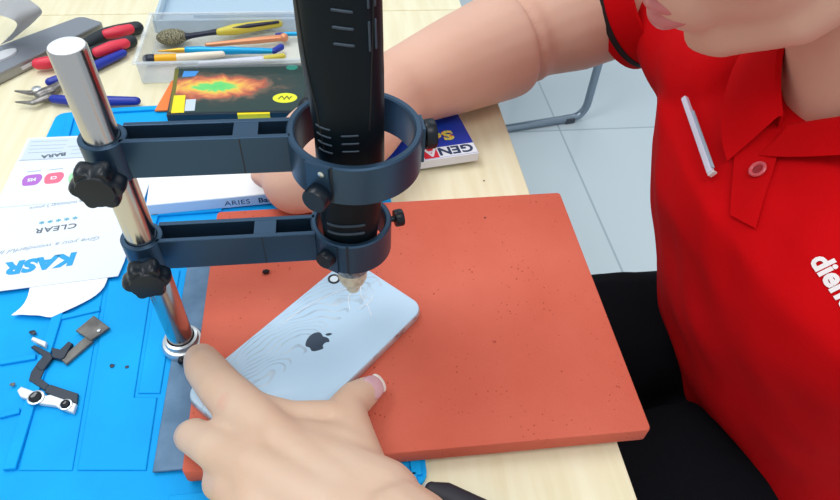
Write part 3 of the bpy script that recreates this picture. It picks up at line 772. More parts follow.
quad('sticker', db, 'sticker_yellow', DZ, DZ+0.0002, (171, 113), (174, 95.5), (185.5, 95), (184, 112.5), label='yellow block at the front left corner')
quad('sticker', db, 'sticker_pale', DZ, DZ+0.0002, (184.5, 111), (186, 99.5), (196, 99), (194.5, 110.5), label='pale label beside the yellow block')
quad('sticker', db, 'sticker_blue', DZ, DZ+0.0002, (182, 77), (184, 71), (199, 71), (195, 76), label='blue label at the back left corner')
p = at(285, 98, DZ); 
ov = [(p+V((0.0110*math.cos(a), 0.0078*math.sin(a), 0))) for a in [2*PI*i/32 for i in range(32)]]
st_ = obj('sticker', prism(B(), ov, DZ, DZ+0.0002), 'sticker_lime', db, label='oval lime yellow badge')
bm = B()
for (x0, y0, x1, y1) in ((-6, -2, -3, 3), (-3, 3, -1, -1), (-1, -3, 2, 3), (2, 2, 4, -3), (4, -1, 6, 2)): strip(bm, p+V((x0, y0, 0))*0.001, p+V((x1, y1, 0))*0.001, 0.0011, DZ+0.0002, DZ+0.0004)
obj('badge_mark', bm, 'olive', st_)
p = at(292, 67.5, DZ)
obj('sticker', prism(B(), [(p+V((0.0055*math.cos(a), 0.0045*math.sin(a), 0))) for a in [2*PI*i/24 for i in range(24)]], DZ, DZ+0.0002), 'sticker_teal', db, label='small teal round badge')
quad('sticker', db, 'sticker_yellow', DZ, DZ+0.0002, (303, 73), (304, 65), (309.5, 65), (308.5, 73), label='small yellow tab at the back right corner')
pp = at(254, 115, 0.0135)
obj('sticker', box(B(), (pp.x-0.014, dq[1].y-0.0012, 0.0100), (pp.x+0.014, dq[0].y+0.0015, 0.0158)), 'sticker_yellow', db, label='yellow strip on the front edge')

# ================================================================== blue book under the forearm
KZ = 0.0128
fr = at(478.5, 152, KZ); fl_ = at(420, 160.5, KZ); dx = (fr-fl_).normalized(); dy = V((-dx.y, dx.x, 0))
gb = thing('textbook', 'blue paperback with rainbow letters lying on the bench edge under the forearm', 'book', (fr.x-0.05, fr.y+0.04, 0.0045))
q0 = fr - dx*0.112
obj('pages', prism(B(), [q0+dx*0.001+dy*0.0015, fr-dx*0.001+dy*0.0015, fr-dx*0.001+dy*0.078, q0+dx*0.001+dy*0.078], 0.0052, KZ-0.0007), 'page', gb)
cv = obj('cover', prism(B(), [q0, fr, fr+dy*0.08, q0+dy*0.08], KZ-0.0008, KZ), 'book_blue', gb)
obj('back_cover', prism(B(), [q0, fr, fr+dy*0.08, q0+dy*0.08], 0.0045, 0.0053), 'book_white', gb)
obj('spine', box(B(), (0, 0.0045, -0.0004), (0.112, KZ-0.0001, 0.0012), 0, 1, place((q0.x, q0.y, 0), basis(dx, (0, 0, 1), dx.cross(V((0, 0, 1)))))), 'book_white', gb)
def bq(x0, x1, y0, y1, z1, m, par):   # rectangle measured from the right front corner
    return obj('title_band', prism(B(), [fr-dx*x0+dy*y0, fr-dx*x1+dy*y0, fr-dx*x1+dy*y1, fr-dx*x0+dy*y1], KZ, z1), m, par)
band = bq(0.0002, 0.052, 0.0002, 0.0135, KZ+0.0002, 'book_white', cv)
bq(0.0345, 0.0475, 0.0004, 0.0133, KZ+0.0003, 'red_print', cv)
M3 = basis(-dx, -dy, (0, 0, 1))
obj('print', textbm('GEN', 0.0138, place(fr-dx*0.0025+dy*0.0118+V((0, 0, 0.0004)), M3), 0.0001, 0.0004, 'LEFT', 0, 1.02, 1.12), 'print_navy', cv)
obj('print', textbm('A', 0.0138, place(fr-dx*0.0352+dy*0.0118+V((0, 0, 0.0005)), M3), 0.0001, 0.0004, 'LEFT', 0, 1.0, 1.1), 'book_white', cv)
obj('print', textbm('Sci', 0.0170, place(fr-dx*0.0140+dy*0.0335+V((0, 0, 0.0003)), M3), 0.0001, 0.0008, 'LEFT', 0, 1.08, 1.25), 'rainbow', cv)
bq(0.074, 0.088, 0.020, 0.026, KZ+0.0003, 'book_white', cv)
bq(0.078, 0.083, 0.020, 0.026, KZ+0.0004, 'red_print', cv)

# ================================================================== clear tray of tools
ty = thing('organiser_tray', 'cloudy clear plastic tray full of small tools behind the dark box', 'tray', (-0.14, 0.35, 0))
TX0, TX1, TY0, TY1, TH = -0.2235, -0.030, 0.3045, 0.397, 0.024
def wall_bm(lo, hi): return box(B(), lo, hi, 0.0006)
obj('tray_floor', wall_bm((TX0, TY0, 0.0002), (TX1, TY1, 0.0018)), 'clear_tray', ty)
for lo, hi in (((TX0, TY0-0.002, 0.0018), (TX1, TY0, TH)), ((TX0, TY1, 0.0018), (TX1, TY1+0.0015, TH)), ((TX0, TY0, 0.0018), (TX0+0.0015, TY1, TH)), ((TX1-0.0015, TY0, 0.0018), (TX1, TY1, TH))):
    obj('tray_wall', wall_bm(lo, hi), 'clear_tray', ty)
bm = B(); 
for a, c in (((TX0-0.003, TY0-0.0045), (TX1+0.003, TY0-0.001)), ((TX0-0.003, TY1), (TX1+0.003, TY1+0.003)), ((TX0-0.003, TY0-0.001), (TX0+0.001, TY1)), ((TX1-0.001, TY0-0.001), (TX1+0.003, TY1))):
    box(bm, (a[0], a[1], TH-0.0015), (c[0], c[1], TH+0.0005), 0.0004)
obj('rim', bm, 'clear_tray', ty)
bm = B(); box(bm, (TX0-0.003, 0.402, 0.0003), (TX1+0.003, 0.50, 0.002), 0.0005)
for lo, hi in (((TX0-0.003, 0.402, 0.002), (TX1+0.003, 0.4045, 0.014)), ((TX0-0.003, 0.497, 0.002), (TX1+0.003, 0.50, 0.014)), ((TX0-0.003, 0.4045, 0.002), (TX0, 0.497, 0.014)), ((TX1, 0.4045, 0.002), (TX1+0.003, 0.497, 0.014))): box(bm, lo, hi, 0.0005)
obj('lid', bm, 'clear_lid', ty, label='pale blue open lid')
obj('hinge', box(B(), (TX0+0.015, 0.3990, 0.012), (TX1-0.015, 0.4025, 0.0155), 0.0008), 'clear_lid', ty)
obj('catch', box(B(), (-0.19, 0.430, 0.002), (-0.065, 0.437, 0.006), 0.0008), 'clear_lid', ty)

def rod(par, name, a, c, z, rads, m, ts=None):
    p, q_ = at(*a, z), at(*c, z)
    pts = [p.lerp(q_, t) for t in (ts or [i/(len(rads)-1) for i in range(len(rads))])]
    return obj(name, tube(B(), pts, rads, 14), m, par, 50)
z = 0.0085
tb_ = thing('toothbrush', 'worn toothbrush with dark bristles and yellow green grip in the clear tray', 'brush', at(215, 35, 0.002))
rod(tb_, 'handle', (176, 38), (222, 31), z+0.002, [0.0055, 0.0028, 0.0026, 0.0034], 'brush_navy')
rod(tb_, 'grip', (219, 32), (279, 23), z+0.002, [0.0036, 0.0056, 0.0052, 0.0046, 0.0044], 'brush_lime', [0, 0.25, 0.5, 0.8, 1])
rod(tb_, 'grip_inlay', (233, 28), (278, 22), z+0.0055, [0.0010, 0.0022, 0.0018, 0.0014], 'brush_navy')
p = at(172, 37, z+0.002)
obj('bristles', ball(B(), p, (0.0155, 0.0105, 0.0075), Matrix.Rotation(R(5), 3, 'Z')), 'bristle', tb_, True)
s1 = thing('screwdriver', 'blue precision screwdriver with gold shank in the clear tray', 'screwdriver', at(225, 51, 0.002), 0, 'precision tools in the clear tray')
rod(s1, 'shank', (158, 51), (188, 50), z, [0.0006, 0.0014, 0.0026, 0.0026], 'tool_gold')
rod(s1, 'handle', (187, 50), (273, 51), z, [0.0034, 0.0040, 0.0034, 0.0042, 0.0034, 0.0032, 0.0026], 'tool_blue', [0, 0.15, 0.3, 0.5, 0.65, 0.85, 1])
rod(s1, 'cap', (274, 51), (281, 47), z, [0.0030, 0.0034], 'grip_blue')
s2 = thing('screwdriver', 'copper coloured screwdriver lying furthest back beside the toothbrush', 'screwdriver', at(250, 40, 0.002), 0, 'precision tools in the clear tray')
rod(s2, 'handle', (207, 45), (280, 38), z, [0.0022, 0.0026, 0.0034, 0.0034], 'tool_copper')
obj('cap', ball(B(), at(284, 37.5, z), 0.0046), 'tool_copper', s2, True)
s3 = thing('screwdriver', 'amber and pearl screwdriver with a dark cap at the front of the tray', 'screwdriver', at(190, 57, 0.002), 0, 'precision tools in the clear tray')
rod(s3, 'cap', (147, 59), (153, 58.5), z, [0.0044, 0.0044], 'brush_navy')
rod(s3, 'grip', (155, 58.5), (176, 57.5), z, [0.0038, 0.0038], 'tool_amber')
rod(s3, 'handle', (177, 57.5), (222, 54), z, [0.0036, 0.0036, 0.003], 'tool_pearl')
s4 = thing('screwdriver', 'clear screwdriver with a yellow band at the right front of the tray', 'screwdriver', at(255, 58, 0.002), 0, 'precision tools in the clear tray')
rod(s4, 'handle', (200, 64), (262, 59), 0.006, [0.0028, 0.003], 'clear_white')
rod(s4, 'grip', (264, 58.5), (283, 56), 0.006, [0.0028, 0.0028], 'brush_lime')
s5 = thing('tweezers', 'thin bright blue tool partly hidden behind the black drill', 'tweezers', at(300, 34, 0.002))
rod(s5, 'blade', (284, 34), (345, 33), z, [0.0022, 0.0024], 'tool_blue')
rod(s5, 'tip', (276, 34), (284, 34), z, [0.0010, 0.0020], 'grip_blue')

# ================================================================== pliers
z = 0.0062
nb = thing('nippers', 'small steel nippers with dark blue handles on the bare wood behind the post', 'pliers', at(50, 92, 0))
bm = B()
tube(bm, [at(15, 91, z), at(30, 93, z), at(45, 92, z)], [0.0012, 0.0030, 0.0045], 12, True, 0.7)
tube(bm, [at(16, 102, z), at(32, 103, z), at(48, 97, z)], [0.0012, 0.0030, 0.0045], 12, True, 0.7)
tube(bm, [at(40, 94, z), at(52, 90, z), at(60, 84, z)], [0.0055, 0.0058, 0.0042], 12, True, 0.7)
obj('jaw', fuse(bm, 0.0008, 3), 'tool_steel', nb, 'raw')
obj('pivot', lathe(B(), [(0.0042, 0), (0.0042, 0.0018), (0.0030, 0.0026)], 20, Matrix.Translation(at(37, 90, z+0.003))), 'silver', nb, 40)
obj('handle', tube(B(), [at(54, 99, z), at(80, 101, z), at(110, 101, z), at(136, 101, z)], [0.0042, 0.0052, 0.005, 0.0042], 14, True, 0.9), 'grip_blue', nb, True)
obj('handle', tube(B(), [at(50, 82, z), at(66, 77, z), at(95, 66, z), at(123, 53, z)], [0.0042, 0.005, 0.005, 0.004], 14, True, 0.9), 'grip_blue', nb, True)
z = 0.0085
rp_ = thing('pliers', 'larger pliers with red and black grips lying beside the grey tablet', 'pliers', at(90, 48, 0))
def grip(path, rads, m, par, name): return obj(name, tube(B(), curve([at(*p, z) for p in path], 4), [rads]*((len(path)-1)*4+1), 14), m, par, True)
h1 = grip([(58, 62), (85, 46), (108, 34), (137, 28)], 0.0068, 'grip_black', rp_, 'handle')
h2 = grip([(62, 66), (92, 54), (112, 47), (131, 41.5)], 0.0064, 'grip_black', rp_, 'handle')
obj('grip', tube(B(), [at(106, 34.5, z+0.0022), at(118, 32, z+0.0022), at(130, 29, z+0.0022)], [0.0050, 0.0060, 0.0050], 14), 'grip_red', h1, True)
obj('grip', tube(B(), [at(97, 52.5, z+0.0022), at(112, 47, z+0.0022), at(125, 43.5, z+0.0022)], [0.0050, 0.0058, 0.0050], 14), 'grip_red', h2, True)
obj('grip', tube(B(), [at(38, 64, z), at(46, 63, z), at(56, 61, z)], [0.0054, 0.006, 0.0054], 14), 'grip_red', h2, True)

# ================================================================== grey slab and curled white strip, far left
z = 0.0115
tbp = [at(0, 72, z), at(104, 21.5, z), at(106, 14, z), at(88, 12, z)]
dxx = (tbp[1]-tbp[0]).normalized(); dyy = V((-dxx.y, dxx.x, 0))
c0 = tbp[1]; Lz = 0.165
tl = thing('tablet', 'slim grey tablet lying flat in the far left corner', 'tablet', (c0.x-0.08, c0.y-0.03, 0))
tp_ = [c0-dxx*Lz, c0, c0+dyy*0.030-dxx*0.004, c0+dyy*0.055-dxx*Lz]
obj('body', prism(B(), tp_, 0.0005, z-0.001, 0.0012, 3, side=0.006), 'slab_side', tl, 50)
cc_ = sum(tp_, V((0, 0, 0)))/4
obj('panel', prism(B(), [cc_+(p-cc_)*0.975 for p in tp_], z-0.0015, z-0.0006, 0.0003, side=0.005), 'slab_grey', tl)
obj('button', strip(B(), c0-dxx*0.10-dyy*0.0004, c0-dxx*0.085-dyy*0.0004, 0.001, 0.004, 0.007), 'slab_bezel', tl)
pcn = at(3, 56, z); obj('camera_bump', prism(B(), [pcn+dxx*0.011*math.cos(a)*1.3+dyy*0.007*math.sin(a) for a in [2*PI*i/28 for i in range(28)]], z-0.001, z+0.0015, 0.0004), 'slab_bezel', tl)
# curled strip
A = [at(-22, 8, 0.045), at(0, 15, 0.052), at(16, 22, 0.044), at(14, 31, 0.028), at(0, 45, 0.0128)]
Bq = [at(-10, -14, 0.045), at(18, -6, 0.052), at(41, 9, 0.042), at(36, 20, 0.026), at(12, 40, 0.0128)]
ca, cb_ = curve(A, 8), curve(Bq, 8)
bm = B(); rows = []
for a, c in zip(ca, cb_): rows.append([bm.verts.new(a.lerp(c, t)) for t in (0, 0.25, 0.5, 0.75, 1)])
for r0, r1 in zip(rows[:-1], rows[1:]):
    for j in range(4): bm.faces.new((r0[j], r0[j+1], r1[j+1], r1[j]))
bmesh.ops.solidify(bm, geom=bm.faces[:], thickness=0.0012)
single('curled_strip', bm, 'slab_bezel', 'curled pale white strip arching over the grey tablet in the corner', 'strip', smooth=40)

# ================================================================== chair behind
ch = thing('chair', 'tubular steel chair standing on the tiled floor behind the arm', 'chair', (0.62, 1.5, FZ))
r = 0.0115
f0, f1 = at(472, 134, FZ+r), at(578, 117, FZ+r)
dv = (f1-f0).normalized(); 
nb_ = V((-dv.y, dv.x, 0))
def bent(pts, k, rr):
    out = []
    for i, p in enumerate(pts):
        p = V(p)
        if 0 < i < len(pts)-1:
            a = (V(pts[i-1])-p).normalized(); c = (V(pts[i+1])-p).normalized()
            s, e = p+a*rr, p+c*rr
            for j in range(k+1):
                t = j/k; out.append(s*(1-t)**2 + p*2*t*(1-t) + e*t*t)
        else: out.append(p)
    return out
corner = f1+dv*0.02
left = f0-dv*0.16
top = V((0, 0, 0.42))
for y_ in (0.0, 0.42):
    o_ = nb_*y_
    pts = bent([corner+o_-dv*0.43, corner+o_, corner+o_+top, corner+o_+top-dv*0.43], 8, 0.05)
    obj('leg', tube(B(), pts, r, 12), 'tube', ch, True)
obj('stretcher', tube(B(), [corner-dv*0.43, corner-dv*0.43+nb_*0.42], r, 12), 'tube', ch, True)
obj('foot', box(B(), (-0.015, -0.013, -0.004), (0.015, 0.013, 0.014), 0.003, 2, place(f1-dv*0.03+V((0, 0, -r+0.004)), basis(dv, nb_, (0, 0, 1)))), 'foot_dark', ch)
sb = corner+top-dv*0.43; 
obj('seat', prism(B(), [sb, sb+dv*0.43, sb+dv*0.43+nb_*0.42, sb+nb_*0.42], sb.z+r, sb.z+r+0.04, 0.012, 3, side=0.03), 'seat_grey', ch, 40)
bb_ = [sb+V((0, 0, r)), sb+V((0, 0, 0.40))-dv*0.06]
for y_ in (0.0, 0.42): obj('back_post', tube(B(), [bb_[0]+nb_*y_, bb_[1]+nb_*y_], r, 12), 'tube', ch, True)
obj('backrest', box(B(), (0, -0.012, 0), (0.42, 0.012, 0.2), 0.01, 3, place(bb_[0].lerp(bb_[1], 0.5), basis(nb_, -dv, (0, 0, 1)))), 'seat_grey', ch, 40)

# ================================================================== seated person in red
#PERSON
exec_person = True
HIP = V((0.42, 0.03, -0.25))
def ell(c, a, b_, tilt, n=48, e=2.3, shift=0.0):
    """horizontal-ish body section: a along x, b along y; tilt leans it about y"""
    out = []
    for i in range(n):
        t = 2*PI*i/n; k = (abs(math.cos(t))**e+abs(math.sin(t))**e)**(-1/e)
        x, y = a*k*math.cos(t), b_*k*math.sin(t)
        out.append(V((c[0]+x*math.cos(tilt), c[1]+y, c[2]+x*math.sin(tilt))))
    return out
TOR = [  # centre, half depth, half width, tilt
    ((0.430, 0.030, -0.270), 0.125, 0.165, -0.05),
    ((0.405, 0.030, -0.190), 0.128, 0.162, -0.15),
    ((0.372, 0.034, -0.120), 0.130, 0.162, -0.22),
    ((0.345, 0.042, -0.060), 0.128, 0.166, -0.25),
    ((0.325, 0.050, 0.000), 0.120, 0.174, -0.20),
    ((0.312, 0.054, 0.045), 0.106, 0.180, -0.14),
    ((0.310, 0.056, 0.078), 0.086, 0.165, -0.10),
    ((0.312, 0.056, 0.100), 0.066, 0.110, -0.08),
    ((0.314, 0.056, 0.112), 0.054, 0.066, -0.05)]
SHR, SHL = V((0.355, 0.235, 0.125)), V((0.345, -0.115, 0.045))
ELR = at(528, 36, 0.050); WRR = at(392, 92, 0.047)
ELL = V((0.52, -0.20, -0.14)); WRL = V((0.46, -0.215, -0.34))
CUR = dep(634, -1, 0.60); SHR = ELR+(CUR-ELR)*2.15
# head frame
HP = R(28); HF = V((-math.cos(HP), 0, -math.sin(HP))); HU = V((-math.sin(HP), 0, math.cos(HP))); HL = HU.cross(HF)
HY = R(0)
rotY = Matrix.Rotation(HY, 3, 'Z'); HF = rotY @ HF; HU = rotY @ HU; HL = HU.cross(HF)
CHIN = dep(688, 57, 0.405)
HC = CHIN - HF*0.078 + HU*0.112
def H(f, u, l=0.0): return HC + HF*f + HU*u + HL*l
HB = basis(HF, HL, HU)
bm = B()
ball(bm, H(-0.012, 0.030), (0.098, 0.076, 0.092), HB, 32)            # skull
ball(bm, H(0.022, -0.020), (0.066, 0.066, 0.085), HB, 32)            # face
tube(bm, [H(0.060, -0.098, -0.012), H(0.066, -0.100), H(0.060, -0.098, 0.012)], 0.0135, 16)   # chin
for s in (-1, 1):
    tube(bm, [H(0.058, -0.097, s*0.012), H(0.030, -0.085, s*0.040), H(-0.010, -0.055, s*0.060), H(-0.022, -0.020, s*0.066)], [0.014, 0.016, 0.016, 0.014], 16)   # jaw
    ball(bm, H(0.048, -0.030, s*0.038), (0.026, 0.026, 0.030), HB)  # cheek
    ball(bm, H(0.074, 0.026, s*0.030), (0.012, 0.024, 0.009), HB)    # brow
    tube(bm, [H(-0.018, -0.022, s*0.072), H(-0.022, 0.000, s*0.079), H(-0.026, 0.022, s*0.078), H(-0.014, 0.026, s*0.075)], [0.007, 0.007, 0.008, 0.006], 12, True, 0.8)   # ear
tube(bm, [H(0.080, 0.016), H(0.094, -0.006), H(0.104, -0.024)], [0.007, 0.009, 0.012], 14)
for s in (-1, 1): ball(bm, H(0.092, -0.030, s*0.013), 0.009, None)
ball(bm, H(0.070, -0.060), (0.024, 0.030, 0.030), HB)                # mouth mound
tube(bm, [H(0.050, -0.085), H(0.030, -0.080), H(-0.02, -0.06)], [0.020, 0.030, 0.040], 18)  # under jaw
NB = dep(872, 112, 0.435)
tube(bm, [H(-0.040, -0.020), H(-0.045, -0.075), NB.lerp(H(-0.045, -0.075), 0.35), NB, NB+V((0.02, 0, -0.06))], [0.058, 0.054, 0.055, 0.060, 0.075], 24)   # neck
# torso under the clothes
tb2 = [(V(c), a-0.014, b_-0.016, t) for c, a, b_, t in TOR[:-1]]
loft(bm, [ell(c, a, b_, t) for c, a, b_, t in tb2])
tube(bm, [SHR, SHR.lerp(ELR, 0.5), SHR.lerp(ELR, 0.8), ELR], [0.052, 0.048, 0.048, 0.040], 20)
tube(bm, [ELR, ELR.lerp(WRR, 0.22), ELR.lerp(WRR, 0.6), WRR], [0.042, 0.0495, 0.042, 0.032], 20)
tube(bm, [SHL, SHL.lerp(ELL, 0.5), ELL], [0.048, 0.044, 0.038], 18)
tube(bm, [ELL, ELL.lerp(WRL, 0.35), WRL], [0.038, 0.038, 0.026], 18)
tube(bm, [WRL, WRL+V((-0.02, 0, -0.04)), WRL+V((-0.035, 0, -0.085))], [0.025, 0.030, 0.024], 14, True, 1.0)
for k in range(4):
    o_ = V((-0.022+0.0150*k, 0, 0)); tube(bm, [WRL+V((-0.035, 0, -0.08))+o_, WRL+V((-0.045, 0.004, -0.12))+o_*1.1, WRL+V((-0.048, 0.016, -0.148))+o_*1.1], [0.0095, 0.0085, 0.0075], 12)
tube(bm, [WRL+V((-0.03, 0.01, -0.03)), WRL+V((-0.062, 0.02, -0.06)), WRL+V((-0.072, 0.024, -0.09))], [0.013, 0.0105, 0.0085], 12)
# right hand resting on the box
HN = at(297, 180, 0.042)
pal = [WRR, WRR.lerp(HN, 0.45)+V((0, 0, 0.002)), WRR.lerp(HN, 0.80)]
tube(bm, pal, [0.034, 0.041, 0.037], 18, True, 0.72)
hdv = (HN-WRR); hdv.z = 0; hdv.normalize(); hsd = V((hdv.y, -hdv.x, 0))
for k, (s, ln_, dz) in enumerate(((-0.030, 0.9, 0), (-0.010, 1.05, 0.002), (0.010, 1.0, 0.002), (0.029, 0.85, 0))):
    m0 = WRR.lerp(HN, 0.78) + hsd*s + V((0, 0, dz))
    p1_ = m0 + hdv*0.030*ln_ + V((0, 0, 0.002)); p2_ = p1_ + hdv*0.012*ln_ + V((0, 0, -0.010)) ; p3_ = p2_ - hdv*0.006 + V((0, 0, -0.006))
    tube(bm, [m0, p1_, p2_, p3_], [0.0125, 0.0108, 0.0095, 0.0085], 12)
tube(bm, [WRR.lerp(HN, 0.3)+hsd*0.022, WRR.lerp(HN, 0.65)+hsd*0.044+V((0, 0, -0.006)), WRR.lerp(HN, 0.92)+hsd*0.046+V((0, 0, -0.010))], [0.015, 0.0115, 0.009], 12)
tube(bm, [WRR, at(352, 122, 0.050), at(316, 148, 0.049), HN], [0.034, 0.036, 0.032, 0.026], 18)
# legs
KNR, KNL = V((0.02, 0.110, -0.195)), V((0.03, -0.065, -0.200))
ANR, ANL = V((0.05, 0.11, FZ+0.09)), V((0.06, -0.08, FZ+0.09))
for hp, kn, an in ((V((0.41, 0.105, -0.215)), KNR, ANR), (V((0.41, -0.045, -0.225)), KNL, ANL)):
    tube(bm, [hp, hp.lerp(kn, 0.5), kn], [0.070, 0.062, 0.050], 18); tube(bm, [kn, kn.lerp(an, 0.4), an], [0.050, 0.046, 0.034], 18)
pr = thing('person', 'seated person in red polo shirt with dark trousers leaning over the bench', 'person', (0.30, 0.03, FZ))
body_bm = fuse(bm, 0.0035, 8)
body_bm.normal_update()
Ec = at(545, 40, 0.075); ea = ((ELR-WRR).normalized()+(CUR-ELR).normalized()).normalized()
for v in body_bm.verts:
    if (v.co-Ec).length < 0.09:
        d_ = (v.co-Ec).dot(ea); v.co -= v.normal*0.0055*math.exp(-(d_/0.0045)**2)
body_bm.normal_update(); body_tree = BVHTree.FromBMesh(body_bm)
obj('body', body_bm, 'skin', pr, 'raw')
lipb = B()
tube(lipb, curve([H(0.076, -0.066, -0.025), H(0.0905, -0.0615, -0.010), H(0.0915, -0.0625, 0), H(0.0905, -0.0615, 0.010), H(0.076, -0.066, 0.025)], 5), [0.002+0.0035*math.sin(PI*i/20) for i in range(21)], 12)
tube(lipb, curve([H(0.076, -0.068, -0.025), H(0.0880, -0.0725, -0.010), H(0.0895, -0.0735, 0), H(0.0880, -0.0725, 0.010), H(0.076, -0.068, 0.025)], 5), [0.002+0.0048*math.sin(PI*i/20) for i in range(21)], 12)
obj('lips', fuse(lipb, 0.0012, 3), 'lips', pr, 'raw')
for s in (-1, 1):
    e_ = obj('eye', ball(B(), H(0.068, 0.008, s*0.031), 0.0125), 'eye_white', pr, True)
    obj('iris', ball(B(), H(0.0765, 0.005, s*0.031), 0.0058), 'eye_dark', e_, True)
hb = B(); ball(hb, H(-0.020, 0.042), (0.104, 0.083, 0.094), HB, 40)
for v in hb.verts:
    q_ = HB.transposed() @ (v.co-HC)
    if q_.x > 0.035 and q_.z < 0.085 or q_.z < -0.005 and q_.x > -0.05:
        v.co = HC + (v.co-HC)*0.80
    else: v.co += (v.co-HC).normalized()*0.004*noise.noise(v.co*90)
obj('hair', hb, 'hair', pr, True)
# trousers
tb3 = B()
for hp, kn, an in ((V((0.41, 0.105, -0.215)), KNR, ANR), (V((0.41, -0.045, -0.225)), KNL, ANL)):
    tube(tb3, [hp, hp.lerp(kn, 0.5), kn], [0.082, 0.074, 0.062], 20); tube(tb3, [kn, kn.lerp(an, 0.4), an+V((0, 0, -0.02))], [0.062, 0.058, 0.050], 20)
tube(tb3, [V((0.42, 0.10, -0.22)), V((0.42, -0.05, -0.22))], 0.105, 24)
tb3 = fuse(tb3, 0.005, 6); tb3.normal_update()
for v in tb3.verts: v.co += v.normal*0.004*noise.noise(v.co*26)
obj('trousers', tb3, 'trousers', pr, 'raw')
for an in (ANR, ANL):
    obj('shoe', fuse(tube(tube(B(), [an+V((0.04, 0, -0.05)), an+V((-0.06, 0, -0.052)), an+V((-0.15, 0, -0.058))], [0.036, 0.036, 0.030], 18), [an, an+V((0, 0, -0.05))], 0.040, 18), 0.005, 4), 'shoe', pr, 'raw')
# shirt
sb_ = B()
loft(sb_, [ell(V(c), a, b_, t) for c, a, b_, t in TOR])
tube(sb_, [V((0.325, 0.165, 0.050)), SHR, CUR-(CUR-SHR).normalized()*0.020], [0.060, 0.068, 0.060], 24, False)
tube(sb_, [V((0.325, -0.060, 0.040)), SHL, SHL.lerp(ELL, 0.62)], [0.060, 0.066, 0.058], 24, False)
tube(sb_, [dep(722, 84, 0.50), dep(705, 62, 0.54), CUR-(CUR-SHR).normalized()*0.045], [0.040, 0.046, 0.056], 24)
# yoke of the shirt rising to the collar at the nape
Pv = V((0.2510, 0.0544, 0.1114)); e1 = Pv-NB; e1.z = 0; e1.normalize(); e2 = V((-e1.y, e1.x, 0)); Cn = Pv - e1*0.066
yr = [[], [], []]
for k in range(48):
    th = 2*PI*k/48; dr_ = e1*math.cos(th)+e2*math.sin(th); rise = 0.105*abs(math.sin(th/2))**0.9; back = (1-math.cos(th))/2
    yr[0].append(V((0.330+dr_.x*0.095, 0.054+dr_.y*0.150, 0.030)))
    yr[1].append(Cn + dr_*(0.070+0.030*back) + V((0, 0, rise*0.55-0.022)))
    yr[2].append(Cn + dr_*(0.060+0.007*back) + V((0, 0, rise-0.014-0.010*(1-back))))
loft(sb_, yr)
sb_ = fuse(sb_, 0.004, 10); sb_.normal_update()
for v in sb_.verts:
    p = v.co
    n1 = noise.noise(V((p.x*14, p.y*10+p.z*12, p.z*5)))
    n2 = noise.noise(V((p.x*30+4, p.y*26-p.z*20, p.z*12)))
    v.co = p + v.normal*(0.008*n1+0.003*n2)
sb_.normal_update()
shirt_tree = BVHTree.FromBMesh(sb_)
shirt = obj('polo_shirt', sb_, 'shirt', pr, 'raw')
def onshirt(px_, py_, lift=0.0, skin=False):
    d = ray(px_, py_).normalized(); h = shirt_tree.ray_cast(CAM, d)
    if skin:
        h2 = body_tree.ray_cast(CAM+d*0.30, d)
        if h2[0] is not None and (h[0] is None or h2[3]+0.30 < h[3]): h = h2
    return (h[0] + h[1]*lift, h[1]) if h[0] is not None else (dep(px_, py_, 0.42), -d)
# cuff bands
cd_ = ((CUR-SHR).normalized() + (CUR-CAM).normalized()*0.85).normalized()
def band_ring(c, d, r0, r1, ln_): return lathe(B(), [(r0, 0), (r1, 0), (r1, ln_), (r0, ln_), (r0, 0)], 56, place(c, zbasis(d)))
obj('cuff', band_ring(CUR-cd_*0.034, cd_, 0.0600, 0.0640, 0.040), 'shirt', shirt, 40)
obj('cuff_stripe', band_ring(CUR-cd_*0.008, cd_, 0.0630, 0.0647, 0.006), 'shirt_black', shirt, 40, label='black stripe on the sleeve cuff')
def ribbon(pxs, w0, m, name, lift=0.0012, thick=0.0015, par=None):
    """band of cloth laid on the shirt through picture points given as (left, right) pairs"""
    b_ = B(); rows_ = []
    for l_, r_ in pxs:
        row = []
        for k in range(7):
            t = k/6; p, nrm = onshirt(l_[0]+(r_[0]-l_[0])*t, l_[1]+(r_[1]-l_[1])*t, lift, name == 'collar'); row.append(b_.verts.new(p))
        rows_.append(row)
    for r0, r1 in zip(rows_[:-1], rows_[1:]):
        for j in range(6): b_.faces.new((r0[j], r0[j+1], r1[j+1], r1[j]))
    bmesh.ops.recalc_face_normals(b_, faces=b_.faces)
    bmesh.ops.solidify(b_, geom=b_.faces[:], thickness=thick)
    return obj(name, b_, m, par or shirt, 40)
ribbon([((738, 128), (789, 132)), ((736, 150), (780, 152)), ((735, 172), (773, 175)), ((733, 196), (764, 203)), ((732, 216), (757, 229))], 7, 'shirt', 'placket', 0.0012, 0.0012)
